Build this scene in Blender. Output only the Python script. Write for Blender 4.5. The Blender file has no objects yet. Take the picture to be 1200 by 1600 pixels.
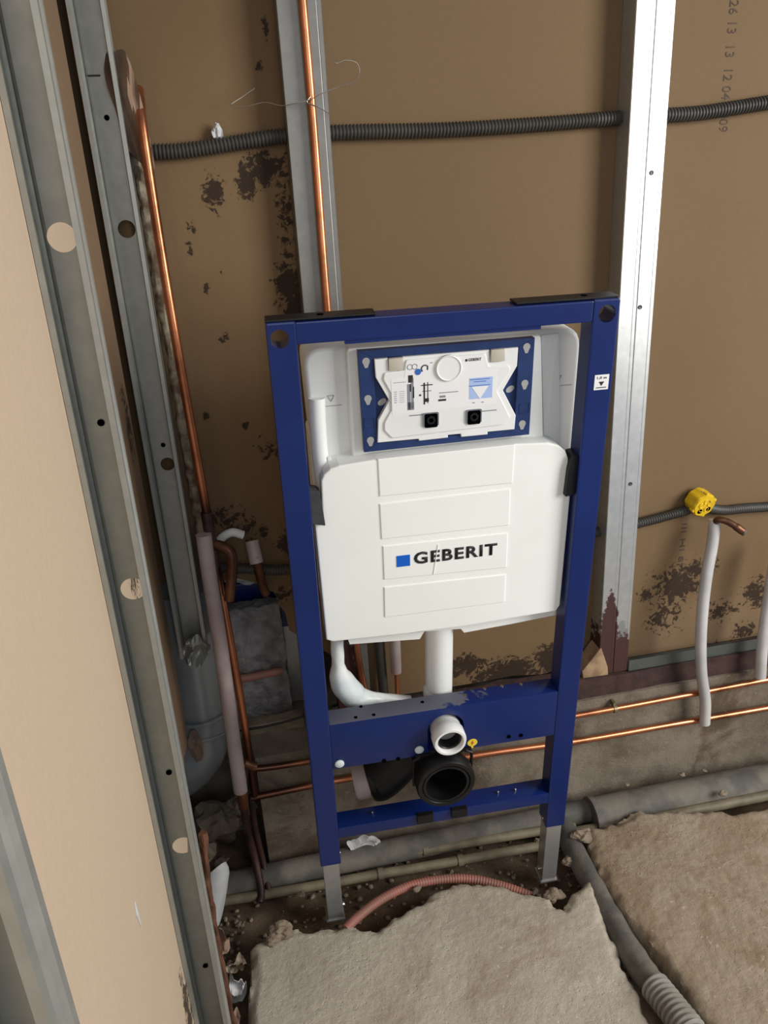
import bpy, bmesh, math, random
import numpy as np
from mathutils import Vector, Matrix, noise
random.seed(7)
SC = bpy.context.scene
COL = SC.collection

# ------------------------------------------------------------------ camera
CAM = Vector((-0.299056, -1.158582, 1.352731))
RC = Matrix(((0.977475, -0.204154, -0.053508), (-0.123373, -0.347033, -0.929703), (0.171233, 0.915363, -0.364403)))
FOC = 1193.894
cd = bpy.data.cameras.new('camera'); cam = bpy.data.objects.new('camera', cd); COL.objects.link(cam)
cd.sensor_fit = 'VERTICAL'; cd.sensor_height = 36.0; cd.lens = FOC / 1600 * 36.0; cd.clip_start = 0.02
right, down, fwd = RC[0], RC[1], RC[2]
m = Matrix((right, -down, -fwd)).transposed().to_4x4(); m.translation = CAM
cam.matrix_world = m
SC.camera = cam
# ------------------------------------------------------------------ world, light, exposure
SC.view_settings.view_transform = 'Standard'; SC.view_settings.look = 'None'
SC.view_settings.gamma = 1.0; SC.view_settings.exposure = 0.0; SC.view_settings.use_curve_mapping = False
w = bpy.data.worlds.new('room_air'); SC.world = w; w.use_nodes = True
w.node_tree.nodes['Background'].inputs[0].default_value = (0.80, 0.86, 1.0, 1)
w.node_tree.nodes['Background'].inputs[1].default_value = 0.28
def area(name, loc, target, sx, sy, power, color):
    ld = bpy.data.lights.new(name, 'AREA'); ld.shape = 'RECTANGLE'; ld.size = sx; ld.size_y = sy
    ld.energy = power; ld.color = color
    o = bpy.data.objects.new(name, ld); COL.objects.link(o); o.location = loc
    o.rotation_euler = (Vector(target) - Vector(loc)).to_track_quat('-Z', 'Y').to_euler()
    return o
area('window_daylight', (2.15, -1.62, 1.65), (-0.35, 0.0, 0.6), 1.2, 1.5, 84, (1.0, 0.975, 0.93))
area('rear_area_light', (-0.2, -3.0, 1.9), (0.0, 0.2, 0.5), 1.3, 1.6, 15, (0.92, 0.96, 1.0))  # weak cool area light from behind the camera

# ------------------------------------------------------------------ spaces
RF = Matrix(((0.999401, 0.034601, 0.000522), (-0.034366, 0.994157, -0.10233), (-0.004059, 0.102251, 0.99475)))
F4 = RF.to_4x4(); F4.translation = RF @ Vector((0, 0, 0.11))      # the leaning toilet frame's own space
W4 = Matrix.Identity(4)
def ray(px, py):
    return (RC.transposed() @ Vector((px - 600, py - 800, FOC))).normalized()
def at(px, py, ax, val):
    v = ray(px, py); t = (val - CAM['xyz'.index(ax)]) / v['xyz'.index(ax)]
    return CAM + v * t
F4i = F4.inverted()
def af(px, py, yf):
    c = F4i @ CAM; v = F4i.to_3x3() @ ray(px, py); t = (yf - c.y) / v.y
    p = c + v * t
    return (p.x, p.z)
def afp(px, py, yf):
    a = af(px, py, yf); return Vector((a[0], yf, a[1]))

# ------------------------------------------------------------------ materials
def new_mat(name):
    m = bpy.data.materials.new(name); m.use_nodes = True
    nt = m.node_tree; return m, nt, nt.nodes['Principled BSDF']
def N(nt, kind, **kw):
    n = nt.nodes.new(kind)
    for k, v in kw.items(): setattr(n, k, v)
    return n
def mth(nt, op, a, b=None, clamp=False):
    n = N(nt, 'ShaderNodeMath', operation=op, use_clamp=clamp)
    for i, v in enumerate((a, b)):
        if v is None: continue
        if hasattr(v, 'is_output'): nt.links.new(v, n.inputs[i])
        else: n.inputs[i].default_value = v
    return n.outputs[0]
def noise_fac(nt, coord, scale, detail=4, rough=0.55, dist=0.0):
    n = N(nt, 'ShaderNodeTexNoise'); n.inputs['Scale'].default_value = scale
    n.inputs['Detail'].default_value = detail; n.inputs['Roughness'].default_value = rough; n.inputs['Distortion'].default_value = dist
    nt.links.new(coord, n.inputs['Vector']); return n.outputs['Fac']
def ramp(nt, fac, lo, hi):
    n = N(nt, 'ShaderNodeMapRange', clamp=True); n.interpolation_type = 'SMOOTHSTEP'
    nt.links.new(fac, n.inputs[0]); n.inputs[1].default_value = lo; n.inputs[2].default_value = hi
    return n.outputs[0]
def mixc(nt, fac, a, b):
    n = N(nt, 'ShaderNodeMix', data_type='RGBA')
    for sock, v in ((n.inputs[0], fac), (n.inputs[6], a), (n.inputs[7], b)):
        if hasattr(v, 'is_output'): nt.links.new(v, sock)
        elif isinstance(v, (int, float)): sock.default_value = v
        else: sock.default_value = (*v, 1) if len(v) == 3 else v
    return n.outputs[2]
def wpos(nt):
    return N(nt, 'ShaderNodeNewGeometry').outputs['Position']
def opos(nt):
    return N(nt, 'ShaderNodeTexCoord').outputs['Object']
def blob(nt, pos, c, r):
    s = N(nt, 'ShaderNodeVectorMath', operation='SUBTRACT'); nt.links.new(pos, s.inputs[0]); s.inputs[1].default_value = c
    d = N(nt, 'ShaderNodeVectorMath', operation='DIVIDE'); nt.links.new(s.outputs[0], d.inputs[0]); d.inputs[1].default_value = r
    l = N(nt, 'ShaderNodeVectorMath', operation='LENGTH'); nt.links.new(d.outputs[0], l.inputs[0])
    return mth(nt, 'SUBTRACT', 1.0, l.outputs['Value'], clamp=True)
def bump(nt, b, h, strength, dist):
    n = N(nt, 'ShaderNodeBump'); n.inputs['Strength'].default_value = strength; n.inputs['Distance'].default_value = dist
    nt.links.new(h, n.inputs['Height']); nt.links.new(n.outputs[0], b.inputs['Normal'])
def mat(name, c1, c2=None, scale=20, rough=0.5, metal=0.0, bmp=0.0, bscale=80, bdist=0.002, lo=0.35, hi=0.65, coat=0.0, detail=5, spec=0.5):
    m, nt, b = new_mat(name)
    b.inputs['Roughness'].default_value = rough; b.inputs['Metallic'].default_value = metal
    b.inputs['Coat Weight'].default_value = coat; b.inputs['Specular IOR Level'].default_value = spec
    pos = wpos(nt)
    if c2:
        f = ramp(nt, noise_fac(nt, pos, scale, detail), lo, hi)
        nt.links.new(mixc(nt, f, c1, c2), b.inputs['Base Color'])
    else: b.inputs['Base Color'].default_value = (*c1, 1)
    if bmp: bump(nt, b, noise_fac(nt, pos, bscale, 6, 0.6), bmp, bdist)
    return m
M = {}
M['blue'] = mat('blue_powder_coat', (0.0025, 0.014, 0.105), (0.004, 0.018, 0.120), 6, 0.33, 0, 0.05, 300, 0.0005)
M['blue_plastic'] = mat('blue_plastic', (0.008, 0.026, 0.105), (0.012, 0.034, 0.13), 30, 0.42)
M['black'] = mat('black_plastic', (0.004, 0.004, 0.005), (0.008, 0.008, 0.008), 25, 0.42, spec=0.35)
M['black_hole'] = mat('dark_hollow', (0.002, 0.002, 0.002), None, rough=0.9, spec=0.0)
M['graphite'] = mat('graphite_bracket', (0.035, 0.036, 0.04), (0.06, 0.06, 0.062), 25, 0.45)
M['foam'] = mat('white_foam_cover', (0.83, 0.84, 0.80), (0.87, 0.88, 0.845), 4, 0.65, 0, 0.10, 500, 0.0006, spec=0.3)
M['tank'] = mat('pale_grey_tank_plastic', (0.74, 0.755, 0.725), (0.78, 0.795, 0.765), 6, 0.42)
M['white'] = mat('white_plastic', (0.76, 0.77, 0.75), (0.82, 0.82, 0.80), 8, 0.38)
M['sleevefoam'] = mat('wet_white_foam', (0.62, 0.68, 0.68), (0.78, 0.80, 0.78), 14, 0.35, 0, 0.3, 60, 0.002)
M['capwhite'] = mat('cap_white', (0.62, 0.70, 0.70), None, rough=0.5)
M['label'] = mat('label_paper', (0.80, 0.80, 0.80), None, rough=0.5)
M['ink'] = mat('black_ink', (0.012, 0.012, 0.014), None, rough=0.6)
M['greyink'] = mat('grey_ink', (0.22, 0.23, 0.26), None, rough=0.6)
M['logoblue'] = mat('logo_blue', (0.0, 0.105, 0.55), None, rough=0.5)
M['paleblue'] = mat('pale_blue_label', (0.38, 0.50, 0.78), None, rough=0.5)
M['inkblue'] = mat('blue_ink', (0.03, 0.12, 0.42), None, rough=0.5)
M['yellow'] = mat('yellow_sticker', (0.80, 0.60, 0.05), None, rough=0.5)
M['red'] = mat('red_ink', (0.6, 0.04, 0.02), None, rough=0.5)
M['beigeclip'] = mat('beige_latch', (0.50, 0.46, 0.38), None, rough=0.35)
M['greydimple'] = mat('grey_dimple', (0.34, 0.34, 0.33), None, rough=0.5)
M['screw'] = mat('steel_screw', (0.6, 0.6, 0.58), None, rough=0.25, metal=1)
M['wire'] = mat('thin_wire', (0.45, 0.42, 0.36), None, rough=0.3, metal=1)
M['yellowbox'] = mat('yellow_box_plastic', (0.78, 0.50, 0.012), (0.62, 0.40, 0.01), 25, 0.38)
M['sleeve_pink'] = mat('dusty_pink_grey_sleeve', (0.36, 0.28, 0.27), (0.46, 0.38, 0.36), 12, 0.5)
M['sleeve_grey'] = mat('grey_white_foam_sleeve', (0.45, 0.44, 0.43), (0.55, 0.53, 0.52), 14, 0.4)
M['conduit'] = mat('dark_grey_conduit', (0.042, 0.041, 0.036), (0.062, 0.058, 0.05), 15, 0.5)
M['conduit_light'] = mat('light_grey_duct', (0.28, 0.27, 0.24), (0.20, 0.18, 0.15), 18, 0.55)
M['pvc'] = mat('grey_pvc', (0.24, 0.25, 0.25), (0.30, 0.30, 0.29), 9, 0.28)
M['dusty_pipe'] = mat('dust_covered_grey_pipe', (0.085, 0.082, 0.072), (0.17, 0.15, 0.12), 14, 0.75, 0, 0.5, 60, 0.003)
M['beige_pipe'] = mat('dusty_beige_pipe', (0.20, 0.17, 0.105), (0.13, 0.105, 0.07), 20, 0.6, 0, 0.3, 70, 0.002)
M['rose_hose'] = mat('rose_hose', (0.36, 0.13, 0.10), (0.26, 0.12, 0.09), 16, 0.55, 0, 0.2, 90, 0.001)
M['dark_pipe'] = mat('charred_dark_pipe', (0.025, 0.018, 0.018), (0.09, 0.04, 0.032), 20, 0.45, 0.4, 0.3, 70, 0.002)
M['paper'] = mat('torn_brown_paper', (0.30, 0.20, 0.14), (0.24, 0.15, 0.10), 20, 0.8)
M['plaster'] = mat('gypsum', (0.34, 0.29, 0.21), (0.09, 0.055, 0.03), 32, 0.85, 0, 0.4, 90, 0.003)
M['whitescrap'] = mat('white_scrap', (0.62, 0.63, 0.63), (0.5, 0.5, 0.5), 9, 0.75)
M['wood'] = mat('pale_rough_wood', (0.40, 0.27, 0.15), (0.22, 0.14, 0.08), 26, 0.7)
M['rock'] = mat('broken_screed', (0.27, 0.21, 0.15), (0.16, 0.12, 0.085), 28, 0.9, 0, 0.6, 70, 0.004)
M['block'] = mat('grey_rough_block', (0.34, 0.325, 0.33), (0.20, 0.185, 0.185), 34, 0.85, 0, 1.0, 75, 0.012)
M['dark_slot'] = mat('pencil_mark', (0.03, 0.03, 0.03), None, rough=0.6)

def zinc(name, base=(0.40, 0.405, 0.365), rough=0.42, stains=(), rust=(0.055, 0.018, 0.014), metal=0.6, white=()):
    m, nt, b = new_mat(name); pos = wpos(nt)
    v = N(nt, 'ShaderNodeTexVoronoi'); v.inputs['Scale'].default_value = 70; nt.links.new(pos, v.inputs['Vector'])
    f = mth(nt, 'MULTIPLY', v.outputs['Distance'], 0.3)
    f = mth(nt, 'ADD', f, mth(nt, 'MULTIPLY', noise_fac(nt, pos, 22, 6), 0.6))
    col = mixc(nt, ramp(nt, f, 0.3, 0.85), tuple(x * 0.90 for x in base), tuple(min(1, x * 1.10) for x in base))
    fine = noise_fac(nt, pos, 160, 4, 0.7)
    spots = ramp(nt, fine, 0.70, 0.76)
    col = mixc(nt, spots, col, (0.10, 0.09, 0.08))
    met = None
    n2 = noise_fac(nt, pos, 55, 6, 0.7)
    acc = None
    for c, r, k in stains:
        s = mth(nt, 'MULTIPLY', blob(nt, pos, c, r), k)
        acc = s if acc is None else mth(nt, 'MAXIMUM', acc, s)
    accw = None
    for c, r, k in white:
        s = mth(nt, 'MULTIPLY', blob(nt, pos, c, r), k)
        accw = s if accw is None else mth(nt, 'MAXIMUM', accw, s)
    b.inputs['Roughness'].default_value = rough; b.inputs['Metallic'].default_value = metal
    if accw:
        mk = ramp(nt, mth(nt, 'ADD', accw, n2), 0.86, 0.94)
        col = mixc(nt, mk, col, (0.42, 0.44, 0.44))
    if acc:
        mk = ramp(nt, mth(nt, 'ADD', acc, n2), 0.82, 0.98)
        col = mixc(nt, mk, col, rust)
        nt.links.new(mth(nt, 'MULTIPLY', mth(nt, 'SUBTRACT', 1.0, mk), metal), b.inputs['Metallic'])
        nt.links.new(mth(nt, 'ADD', mth(nt, 'MULTIPLY', mk, 0.35), rough), b.inputs['Roughness'])
    nt.links.new(col, b.inputs['Base Color'])
    bump(nt, b, noise_fac(nt, pos, 30, 4), 0.12, 0.002)
    return m
M['zinc'] = zinc('galvanised_steel')
M['zinc_leg'] = zinc('zinc_leg', (0.42, 0.42, 0.41), 0.3)

def copper():
    m, nt, b = new_mat('copper_tube'); pos = wpos(nt)
    f = ramp(nt, noise_fac(nt, pos, 9, 5, 0.6), 0.40, 0.72)
    col = mixc(nt, f, (0.66, 0.25, 0.12), (0.24, 0.085, 0.04))
    for c, r in ((at(395, 1225, 'y', .185), .16), (at(325, 850, 'y', .19), .13)):
        sm = ramp(nt, mth(nt, 'ADD', blob(nt, pos, tuple(c), (r, r, r)), mth(nt, 'MULTIPLY', noise_fac(nt, pos, 30, 4), .3)), 0.15, 0.7)
        col = mixc(nt, mth(nt, 'MULTIPLY', sm, .92), col, (0.045, 0.022, 0.016))
    nt.links.new(col, b.inputs['Base Color']); b.inputs['Metallic'].default_value = 0.9
    b.inputs['Roughness'].default_value = 0.3
    return m
M['copper'] = copper()
M['copper_dull'] = mat('tarnished_copper', (0.09, 0.036, 0.020), (0.19, 0.078, 0.038), 25, 0.42, 0.6)

# the brown board: paper face with shaped mould patches
def P27(px, py): return at(px, py, 'y', 0.27)
def board_mat(name, patches, c1, c2, mould=(0.022, 0.012, 0.008), soft=()):
    m, nt, b = new_mat(name); pos = wpos(nt)
    col = mixc(nt, ramp(nt, noise_fac(nt, pos, 2.2, 4), 0.3, 0.7), c1, c2)
    col = mixc(nt, mth(nt, 'MULTIPLY', ramp(nt, noise_fac(nt, pos, 140, 3), 0.3, 0.8), 0.18), col, tuple(x * 0.7 for x in c1))
    for c, r, k, cc in soft:
        s = ramp(nt, mth(nt, 'MULTIPLY', blob(nt, pos, c, r), mth(nt, 'ADD', noise_fac(nt, pos, 12, 5), 0.5)), 0.05, 0.7)
        col = mixc(nt, mth(nt, 'MULTIPLY', s, k), col, cc)
    acc = None
    for c, r, k in patches:
        s = mth(nt, 'MULTIPLY', blob(nt, pos, c, r), k)
        acc = s if acc is None else mth(nt, 'MAXIMUM', acc, s)
    if acc:
        n2 = mth(nt, 'ADD', mth(nt, 'MULTIPLY', noise_fac(nt, pos, 42, 5, 0.6, 1.2), 0.55), mth(nt, 'MULTIPLY', noise_fac(nt, pos, 105, 4, 0.6, 0.8), 0.45))
        gate = ramp(nt, acc, 0.0, 0.1)
        mk = mth(nt, 'MULTIPLY', ramp(nt, mth(nt, 'ADD', mth(nt, 'MULTIPLY', acc, 0.26), n2), 0.585, 0.66), gate)
        col = mixc(nt, mth(nt, 'MULTIPLY', mk, 0.9), col, mould)
    nt.links.new(col, b.inputs['Base Color']); b.inputs['Roughness'].default_value = 0.75
    b.inputs['Specular IOR Level'].default_value = 0.25
    bump(nt, b, noise_fac(nt, pos, 9, 4), 0.10, 0.01)
    return m
def pt(px, py, rx, ry, k=1.0):
    p = P27(px, py); return ((p.x, 0.27, p.z), (rx * 0.00118, 0.2, ry * 0.00125), k)
mould_back = [pt(415, 262, 50, 32, 1.0), pt(384, 288, 20, 32, 1.1), pt(335, 300, 26, 34, 1.0), pt(303, 357, 15, 16, 1.0),
    pt(297, 385, 10, 16, 0.8), pt(452, 340, 26, 70, 0.7), pt(450, 445, 34, 60, 1.05), pt(462, 480, 25, 50, 1.1), pt(322, 453, 8, 12, 1.0), pt(345, 425, 6, 6, 1.0),
    pt(415, 45, 8, 22, 0.9), pt(405, 103, 8, 10, 1.1), pt(386, 830, 34, 30, 0.75), pt(410, 830, 18, 18, 0.95), pt(350, 808, 40, 30, 0.9),
    pt(383, 665, 9, 9, 1.0), pt(320, 650, 9, 9, 0.9), pt(350, 530, 20, 12, 0.7), pt(445, 850, 24, 40, 0.9), pt(440, 930, 26, 30, 0.8),
    pt(420, 700, 30, 30, 0.55), pt(1055, 915, 92, 52, 0.98), pt(1040, 960, 70, 60, 0.72), pt(1125, 955, 60, 40, 0.75), pt(1185, 925, 62, 50, 0.95), pt(1165, 985, 50, 32, 0.9),
    pt(1090, 890, 70, 35, 0.85), pt(1130, 1010, 120, 22, 0.5), pt(1010, 930, 36, 30, 0.8),
    pt(790, 1050, 120, 46, 1.15), pt(730, 1040, 60, 36, 1.1), pt(860, 1030, 60, 50, 1.15), pt(925, 1030, 40, 40, 1.1)]
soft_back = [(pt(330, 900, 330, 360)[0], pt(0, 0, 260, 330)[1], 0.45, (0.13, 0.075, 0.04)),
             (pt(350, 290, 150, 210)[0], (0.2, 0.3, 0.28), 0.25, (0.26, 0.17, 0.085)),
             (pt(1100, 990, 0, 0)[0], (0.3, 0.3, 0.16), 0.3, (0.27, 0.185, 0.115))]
M['board'] = board_mat('brown_plasterboard_paper', mould_back, (0.165, 0.105, 0.052), (0.18, 0.114, 0.058), soft=soft_back)
pl = at(293, 1575, 'x', -0.4815); pl2 = at(205, 880, 'x', -0.4815); pl3 = at(232, 1060, 'x', -0.4815); pl4 = at(200, 660, 'x', -0.4815)
M['board_left_lit'] = board_mat('lit_left_plasterboard_paper',
    [((pl.x, pl.y, pl.z), (0.2, 0.035, 0.10), 1.15), ((pl2.x, pl2.y, pl2.z), (0.1, 0.05, 0.14), 0.75), ((pl3.x, pl3.y, pl3.z), (0.1, 0.05, 0.13), 0.8), ((pl4.x, pl4.y, pl4.z), (0.1, 0.05, 0.1), 0.65)],
    (0.52, 0.41, 0.285), (0.54, 0.415, 0.30))  # left board paper lightened, the stronger light on it is in the colour
M['board_left_shaded'] = board_mat('shaded_left_plasterboard_paper', [((pl2.x, pl2.y, pl2.z), (0.1, 0.05, 0.14), 0.85), ((pl3.x, pl3.y, pl3.z), (0.1, 0.05, 0.13), 0.9), ((pl4.x, pl4.y, pl4.z), (0.1, 0.05, 0.1), 0.8)],
    (0.21, 0.137, 0.082), (0.23, 0.15, 0.09))  # same left board paper, shade between the studs painted in as darker brown

def concrete(name, c1, c2, c3, bs=1.0):
    m, nt, b = new_mat(name); pos = wpos(nt)
    col = mixc(nt, ramp(nt, noise_fac(nt, pos, 7, 6, 0.65), 0.35, 0.65), c1, c2)
    col = mixc(nt, mth(nt, 'MULTIPLY', ramp(nt, noise_fac(nt, pos, 4.5, 5, 0.65, 0.8), 0.50, 0.66), 0.85), col, c3)
    f = noise_fac(nt, pos, 90, 6, 0.7)
    col = mixc(nt, mth(nt, 'MULTIPLY', ramp(nt, f, 0.62, 0.72), 0.6), col, tuple(x * 0.45 for x in c2))
    col = mixc(nt, mth(nt, 'MULTIPLY', ramp(nt, noise_fac(nt, pos, 120, 3, 0.5), 0.66, 0.72), 0.5), col, tuple(min(1, x * 1.5) for x in c1))
    nt.links.new(col, b.inputs['Base Color']); b.inputs['Roughness'].default_value = 0.9; b.inputs['Specular IOR Level'].default_value = 0.2
    vo = N(nt, 'ShaderNodeTexVoronoi'); vo.inputs['Scale'].default_value = 95; nt.links.new(pos, vo.inputs['Vector'])
    pit = ramp(nt, mth(nt, 'ADD', vo.outputs['Distance'], mth(nt, 'MULTIPLY', noise_fac(nt, pos, 14, 3), 0.5)), 0.30, 0.42)
    h = mth(nt, 'ADD', noise_fac(nt, pos, 150, 6, 0.75), mth(nt, 'MULTIPLY', noise_fac(nt, pos, 25, 4), 0.4))
    h = mth(nt, 'ADD', h, mth(nt, 'MULTIPLY', pit, 0.35))
    bump(nt, b, h, 0.6 * bs, 0.006)
    return m
M['slab'] = concrete('pale_screed', (0.53, 0.475, 0.38), (0.46, 0.405, 0.32), (0.38, 0.30, 0.22))
M['slab_r'] = concrete('ochre_screed', (0.40, 0.33, 0.245), (0.35, 0.28, 0.20), (0.29, 0.215, 0.14))
M['trench'] = concrete('trench_rubble', (0.17, 0.125, 0.085), (0.085, 0.058, 0.036), (0.11, 0.065, 0.035), 1.3)
M['plinth'] = concrete('plinth_concrete', (0.24, 0.20, 0.155), (0.145, 0.115, 0.085), (0.10, 0.068, 0.045), 0.9)
M['rustyledge'] = mat('rust_brown_screed', (0.06, 0.028, 0.022), (0.035, 0.018, 0.015), 30, 0.9, 0, 0.6, 80, 0.003)

# ------------------------------------------------------------------ object helpers
def tag(o, label=None, cat=None, group=None, kind=None):
    if label: o['label'] = label
    if cat: o['category'] = cat
    if group: o['group'] = group
    if kind: o['kind'] = kind
    return o
def thing(name, label, cat, loc=(0, 0, 0), rot=None, group=None):
    o = bpy.data.objects.new(name, None); COL.objects.link(o)
    o.empty_display_size = 0.05
    mw = (rot or Matrix.Identity(3)).to_4x4(); mw.translation = Vector(loc); o.matrix_world = mw
    o['_x'] = 0; del o['_x']
    WM[o.name] = mw.copy()
    return tag(o, label, cat, group)
WM = {}
def obj(name, bm, material, parent=None, space=W4, smooth=False, origin=None):
    me = bpy.data.meshes.new(name)
    bmesh.ops.recalc_face_normals(bm, faces=bm.faces)
    bmesh.ops.transform(bm, matrix=space, verts=bm.verts)
    if parent is not None:
        pm = WM[parent.name]
        base = pm
        bmesh.ops.transform(bm, matrix=pm.inverted(), verts=bm.verts)
        lm = Matrix.Identity(4)
    else:
        if origin is None:
            xs = [v.co for v in bm.verts]
            lo = [min(c[i] for c in xs) for i in range(3)]; hi = [max(c[i] for c in xs) for i in range(3)]
            origin = Vector(((lo[0] + hi[0]) / 2, (lo[1] + hi[1]) / 2, lo[2]))
        lm = Matrix.Translation(Vector(origin))
        base = lm
        bmesh.ops.transform(bm, matrix=lm.inverted(), verts=bm.verts)
    bm.to_mesh(me); bm.free()
    o = bpy.data.objects.new(name, me); COL.objects.link(o)
    if isinstance(material, (list, tuple)):
        for mm in material: me.materials.append(mm)
    else: me.materials.append(material)
    if parent is not None: o.parent = parent
    else: o.matrix_world = lm
    WM[o.name] = base.copy()
    if smooth:
        me.polygons.foreach_set('use_smooth', [True] * len(me.polygons))
        try: me.set_sharp_from_angle(angle=math.radians(38))
        except Exception: pass
    return o
def box(bm, x0, x1, y0, y1, z0, z1, bev=0.0, seg=2):
    b2 = bmesh.new(); bmesh.ops.create_cube(b2, size=1)
    for v in b2.verts: v.co = Vector(((x0 + x1) / 2 + v.co.x * (x1 - x0), (y0 + y1) / 2 + v.co.y * (y1 - y0), (z0 + z1) / 2 + v.co.z * (z1 - z0)))
    if bev: bmesh.ops.bevel(b2, geom=b2.edges[:], offset=bev, segments=seg, affect='EDGES', profile=0.6)
    merge(bm, b2)
def merge(bm, b2, mi=0):
    mp = {}
    for v in b2.verts: mp[v] = bm.verts.new(v.co)
    for f in b2.faces:
        nf = bm.faces.new([mp[v] for v in f.verts]); nf.material_index = mi if mi else f.material_index
    b2.free()
def BM(): return bmesh.new()
def bx(*a, **k):
    bm = BM(); box(bm, *a, **k); return bm
def catmull(pts, n=8):
    P = [Vector(p) for p in pts]
    if len(P) < 3 or n <= 1: return P
    Q = [P[0] * 2 - P[1]] + P + [P[-1] * 2 - P[-2]]
    out = []
    for i in range(1, len(Q) - 2):
        a, b, c, d = Q[i - 1], Q[i], Q[i + 1], Q[i + 2]
        for k in range(n):
            t = k / n
            out.append(0.5 * ((2 * b) + (c - a) * t + (2 * a - 5 * b + 4 * c - d) * t * t + (3 * b - a - 3 * c + d) * t ** 3))
    out.append(P[-1]); return out
def resample(P, step):
    d = [0]
    for a, b in zip(P, P[1:]): d.append(d[-1] + (b - a).length)
    L = d[-1]; n = max(2, int(L / step) + 1); out = []; j = 0
    for i in range(n):
        s = L * i / (n - 1)
        while j < len(d) - 2 and d[j + 1] < s: j += 1
        t = (s - d[j]) / max(1e-9, d[j + 1] - d[j]); out.append(P[j].lerp(P[j + 1], min(1, max(0, t))))
    return out, [L * i / (n - 1) for i in range(n)]
def tube(bm, P, r, seg=16, caps=True, wobble=None):
    """skin a round tube along points P; r a number or list"""
    P = [Vector(p) for p in P]; n = len(P)
    R = r if isinstance(r, (list, tuple)) else [r] * n
    T = [(P[min(i + 1, n - 1)] - P[max(i - 1, 0)]).normalized() for i in range(n)]
    u = T[0].orthogonal().normalized(); rings = []
    for i in range(n):
        u = (u - T[i] * u.dot(T[i])).normalized(); v = T[i].cross(u)
        ring = []
        for k in range(seg):
            a = 2 * math.pi * k / seg
            rr = R[i] * (wobble(i, a) if wobble else 1)
            ring.append(bm.verts.new(P[i] + u * math.cos(a) * rr + v * math.sin(a) * rr))
        rings.append(ring)
    for a, b in zip(rings, rings[1:]):
        for k in range(seg): bm.faces.new((a[k], a[(k + 1) % seg], b[(k + 1) % seg], b[k]))
    if caps: bm.faces.new(rings[0][::-1]); bm.faces.new(rings[-1])
    return rings
def tb(P, r, seg=16, n=8, **k):
    bm = BM(); tube(bm, catmull(P, n), r, seg, **k); return bm
def corrugated(pts, r, pitch, depth, seg=18, n=10):
    P, s = resample(catmull(pts, n), pitch / 5)
    R = []
    for q in s:
        ph = (q / pitch) % 1.0
        R.append(r - depth * (1 if ph > 0.55 else (0 if 0.1 < ph < 0.45 else 0.4)))
    bm = BM(); tube(bm, P, R, seg); return bm
def lathe(bm, prof, c, axis, seg=40, close=False):
    """revolve (radius, along) profile about axis at c"""
    axis = Vector(axis).normalized(); u = axis.orthogonal().normalized(); v = axis.cross(u); c = Vector(c); rings = []
    for r, h in prof:
        rings.append([bm.verts.new(c + axis * h + (u * math.cos(2 * math.pi * k / seg) + v * math.sin(2 * math.pi * k / seg)) * r) for k in range(seg)])
    prs = list(zip(rings, rings[1:])) + ([(rings[-1], rings[0])] if close else [])
    for a, b in prs:
        for k in range(seg): bm.faces.new((a[k], a[(k + 1) % seg], b[(k + 1) % seg], b[k]))
    if not close: bm.faces.new(rings[0][::-1]); bm.faces.new(rings[-1])
def lt(prof, c, axis, seg=40, close=False):
    bm = BM(); lathe(bm, prof, c, axis, seg, close); return bm
def rounded(poly, r, n=5):
    """round the corners of a 2D polygon; r a number or a list per corner"""
    out = []; k = len(poly)
    for i in range(k):
        p0, p, p1 = Vector(poly[i - 1]), Vector(poly[i]), Vector(poly[(i + 1) % k])
        rr = r[i] if isinstance(r, (list, tuple)) else r
        if rr <= 0: out.append(tuple(p)); continue
        a = p + (p0 - p).normalized() * min(rr, (p0 - p).length * 0.49); b = p + (p1 - p).normalized() * min(rr, (p1 - p).length * 0.49)
        for j in range(n + 1):
            t = j / n; q = a * (1 - t) ** 2 + p * 2 * t * (1 - t) + b * t * t; out.append(tuple(q))
    return out
def prism(bm, poly, y0, y1, bev=0.0, mi=0):
    """polygon of (x,z) extruded from y0 (front) to y1 (back)"""
    b2 = bmesh.new()
    vs = [b2.verts.new((p[0], y0, p[1])) for p in poly]; f = b2.faces.new(vs)
    ex = bmesh.ops.extrude_face_region(b2, geom=[f])
    for v in ex['geom']:
        if isinstance(v, bmesh.types.BMVert): v.co.y = y1
    if bev:
        b2.edges.ensure_lookup_table()
        fe = [e for e in b2.edges if abs(e.verts[0].co.y - y0) < 1e-7 and abs(e.verts[1].co.y - y0) < 1e-7]
        bmesh.ops.bevel(b2, geom=fe, offset=bev, segments=3, affect='EDGES', profile=0.5, clamp_overlap=True)
    for ff in b2.faces: ff.material_index = mi
    merge(bm, b2, mi)
def ps(poly, y0, y1, bev=0.0):
    bm = BM(); prism(bm, poly, y0, y1, bev); return bm
def sheet(line, t, z0, z1):
    """extrude an open 2D (x,y) line, thickened by t, from z0 to z1"""
    P = [Vector(p) for p in line]; n = len(P); A = []; B = []
    for i in range(n):
        d = (P[min(i + 1, n - 1)] - P[max(i - 1, 0)]).normalized(); nn = Vector((-d.y, d.x))
        A.append(P[i] + nn * t / 2); B.append(P[i] - nn * t / 2)
    bm = BM(); loop = A + B[::-1]
    lo = [bm.verts.new((p.x, p.y, z0)) for p in loop]; hi = [bm.verts.new((p.x, p.y, z1)) for p in loop]
    k = len(loop)
    for i in range(k): bm.faces.new((lo[i], lo[(i + 1) % k], hi[(i + 1) % k], hi[i]))
    for i in range(n - 1):
        bm.faces.new((lo[i], lo[k - 1 - i], lo[k - 2 - i], lo[i + 1])); bm.faces.new((hi[i], hi[i + 1], hi[k - 2 - i], hi[k - 1 - i]))
    return bm
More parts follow.
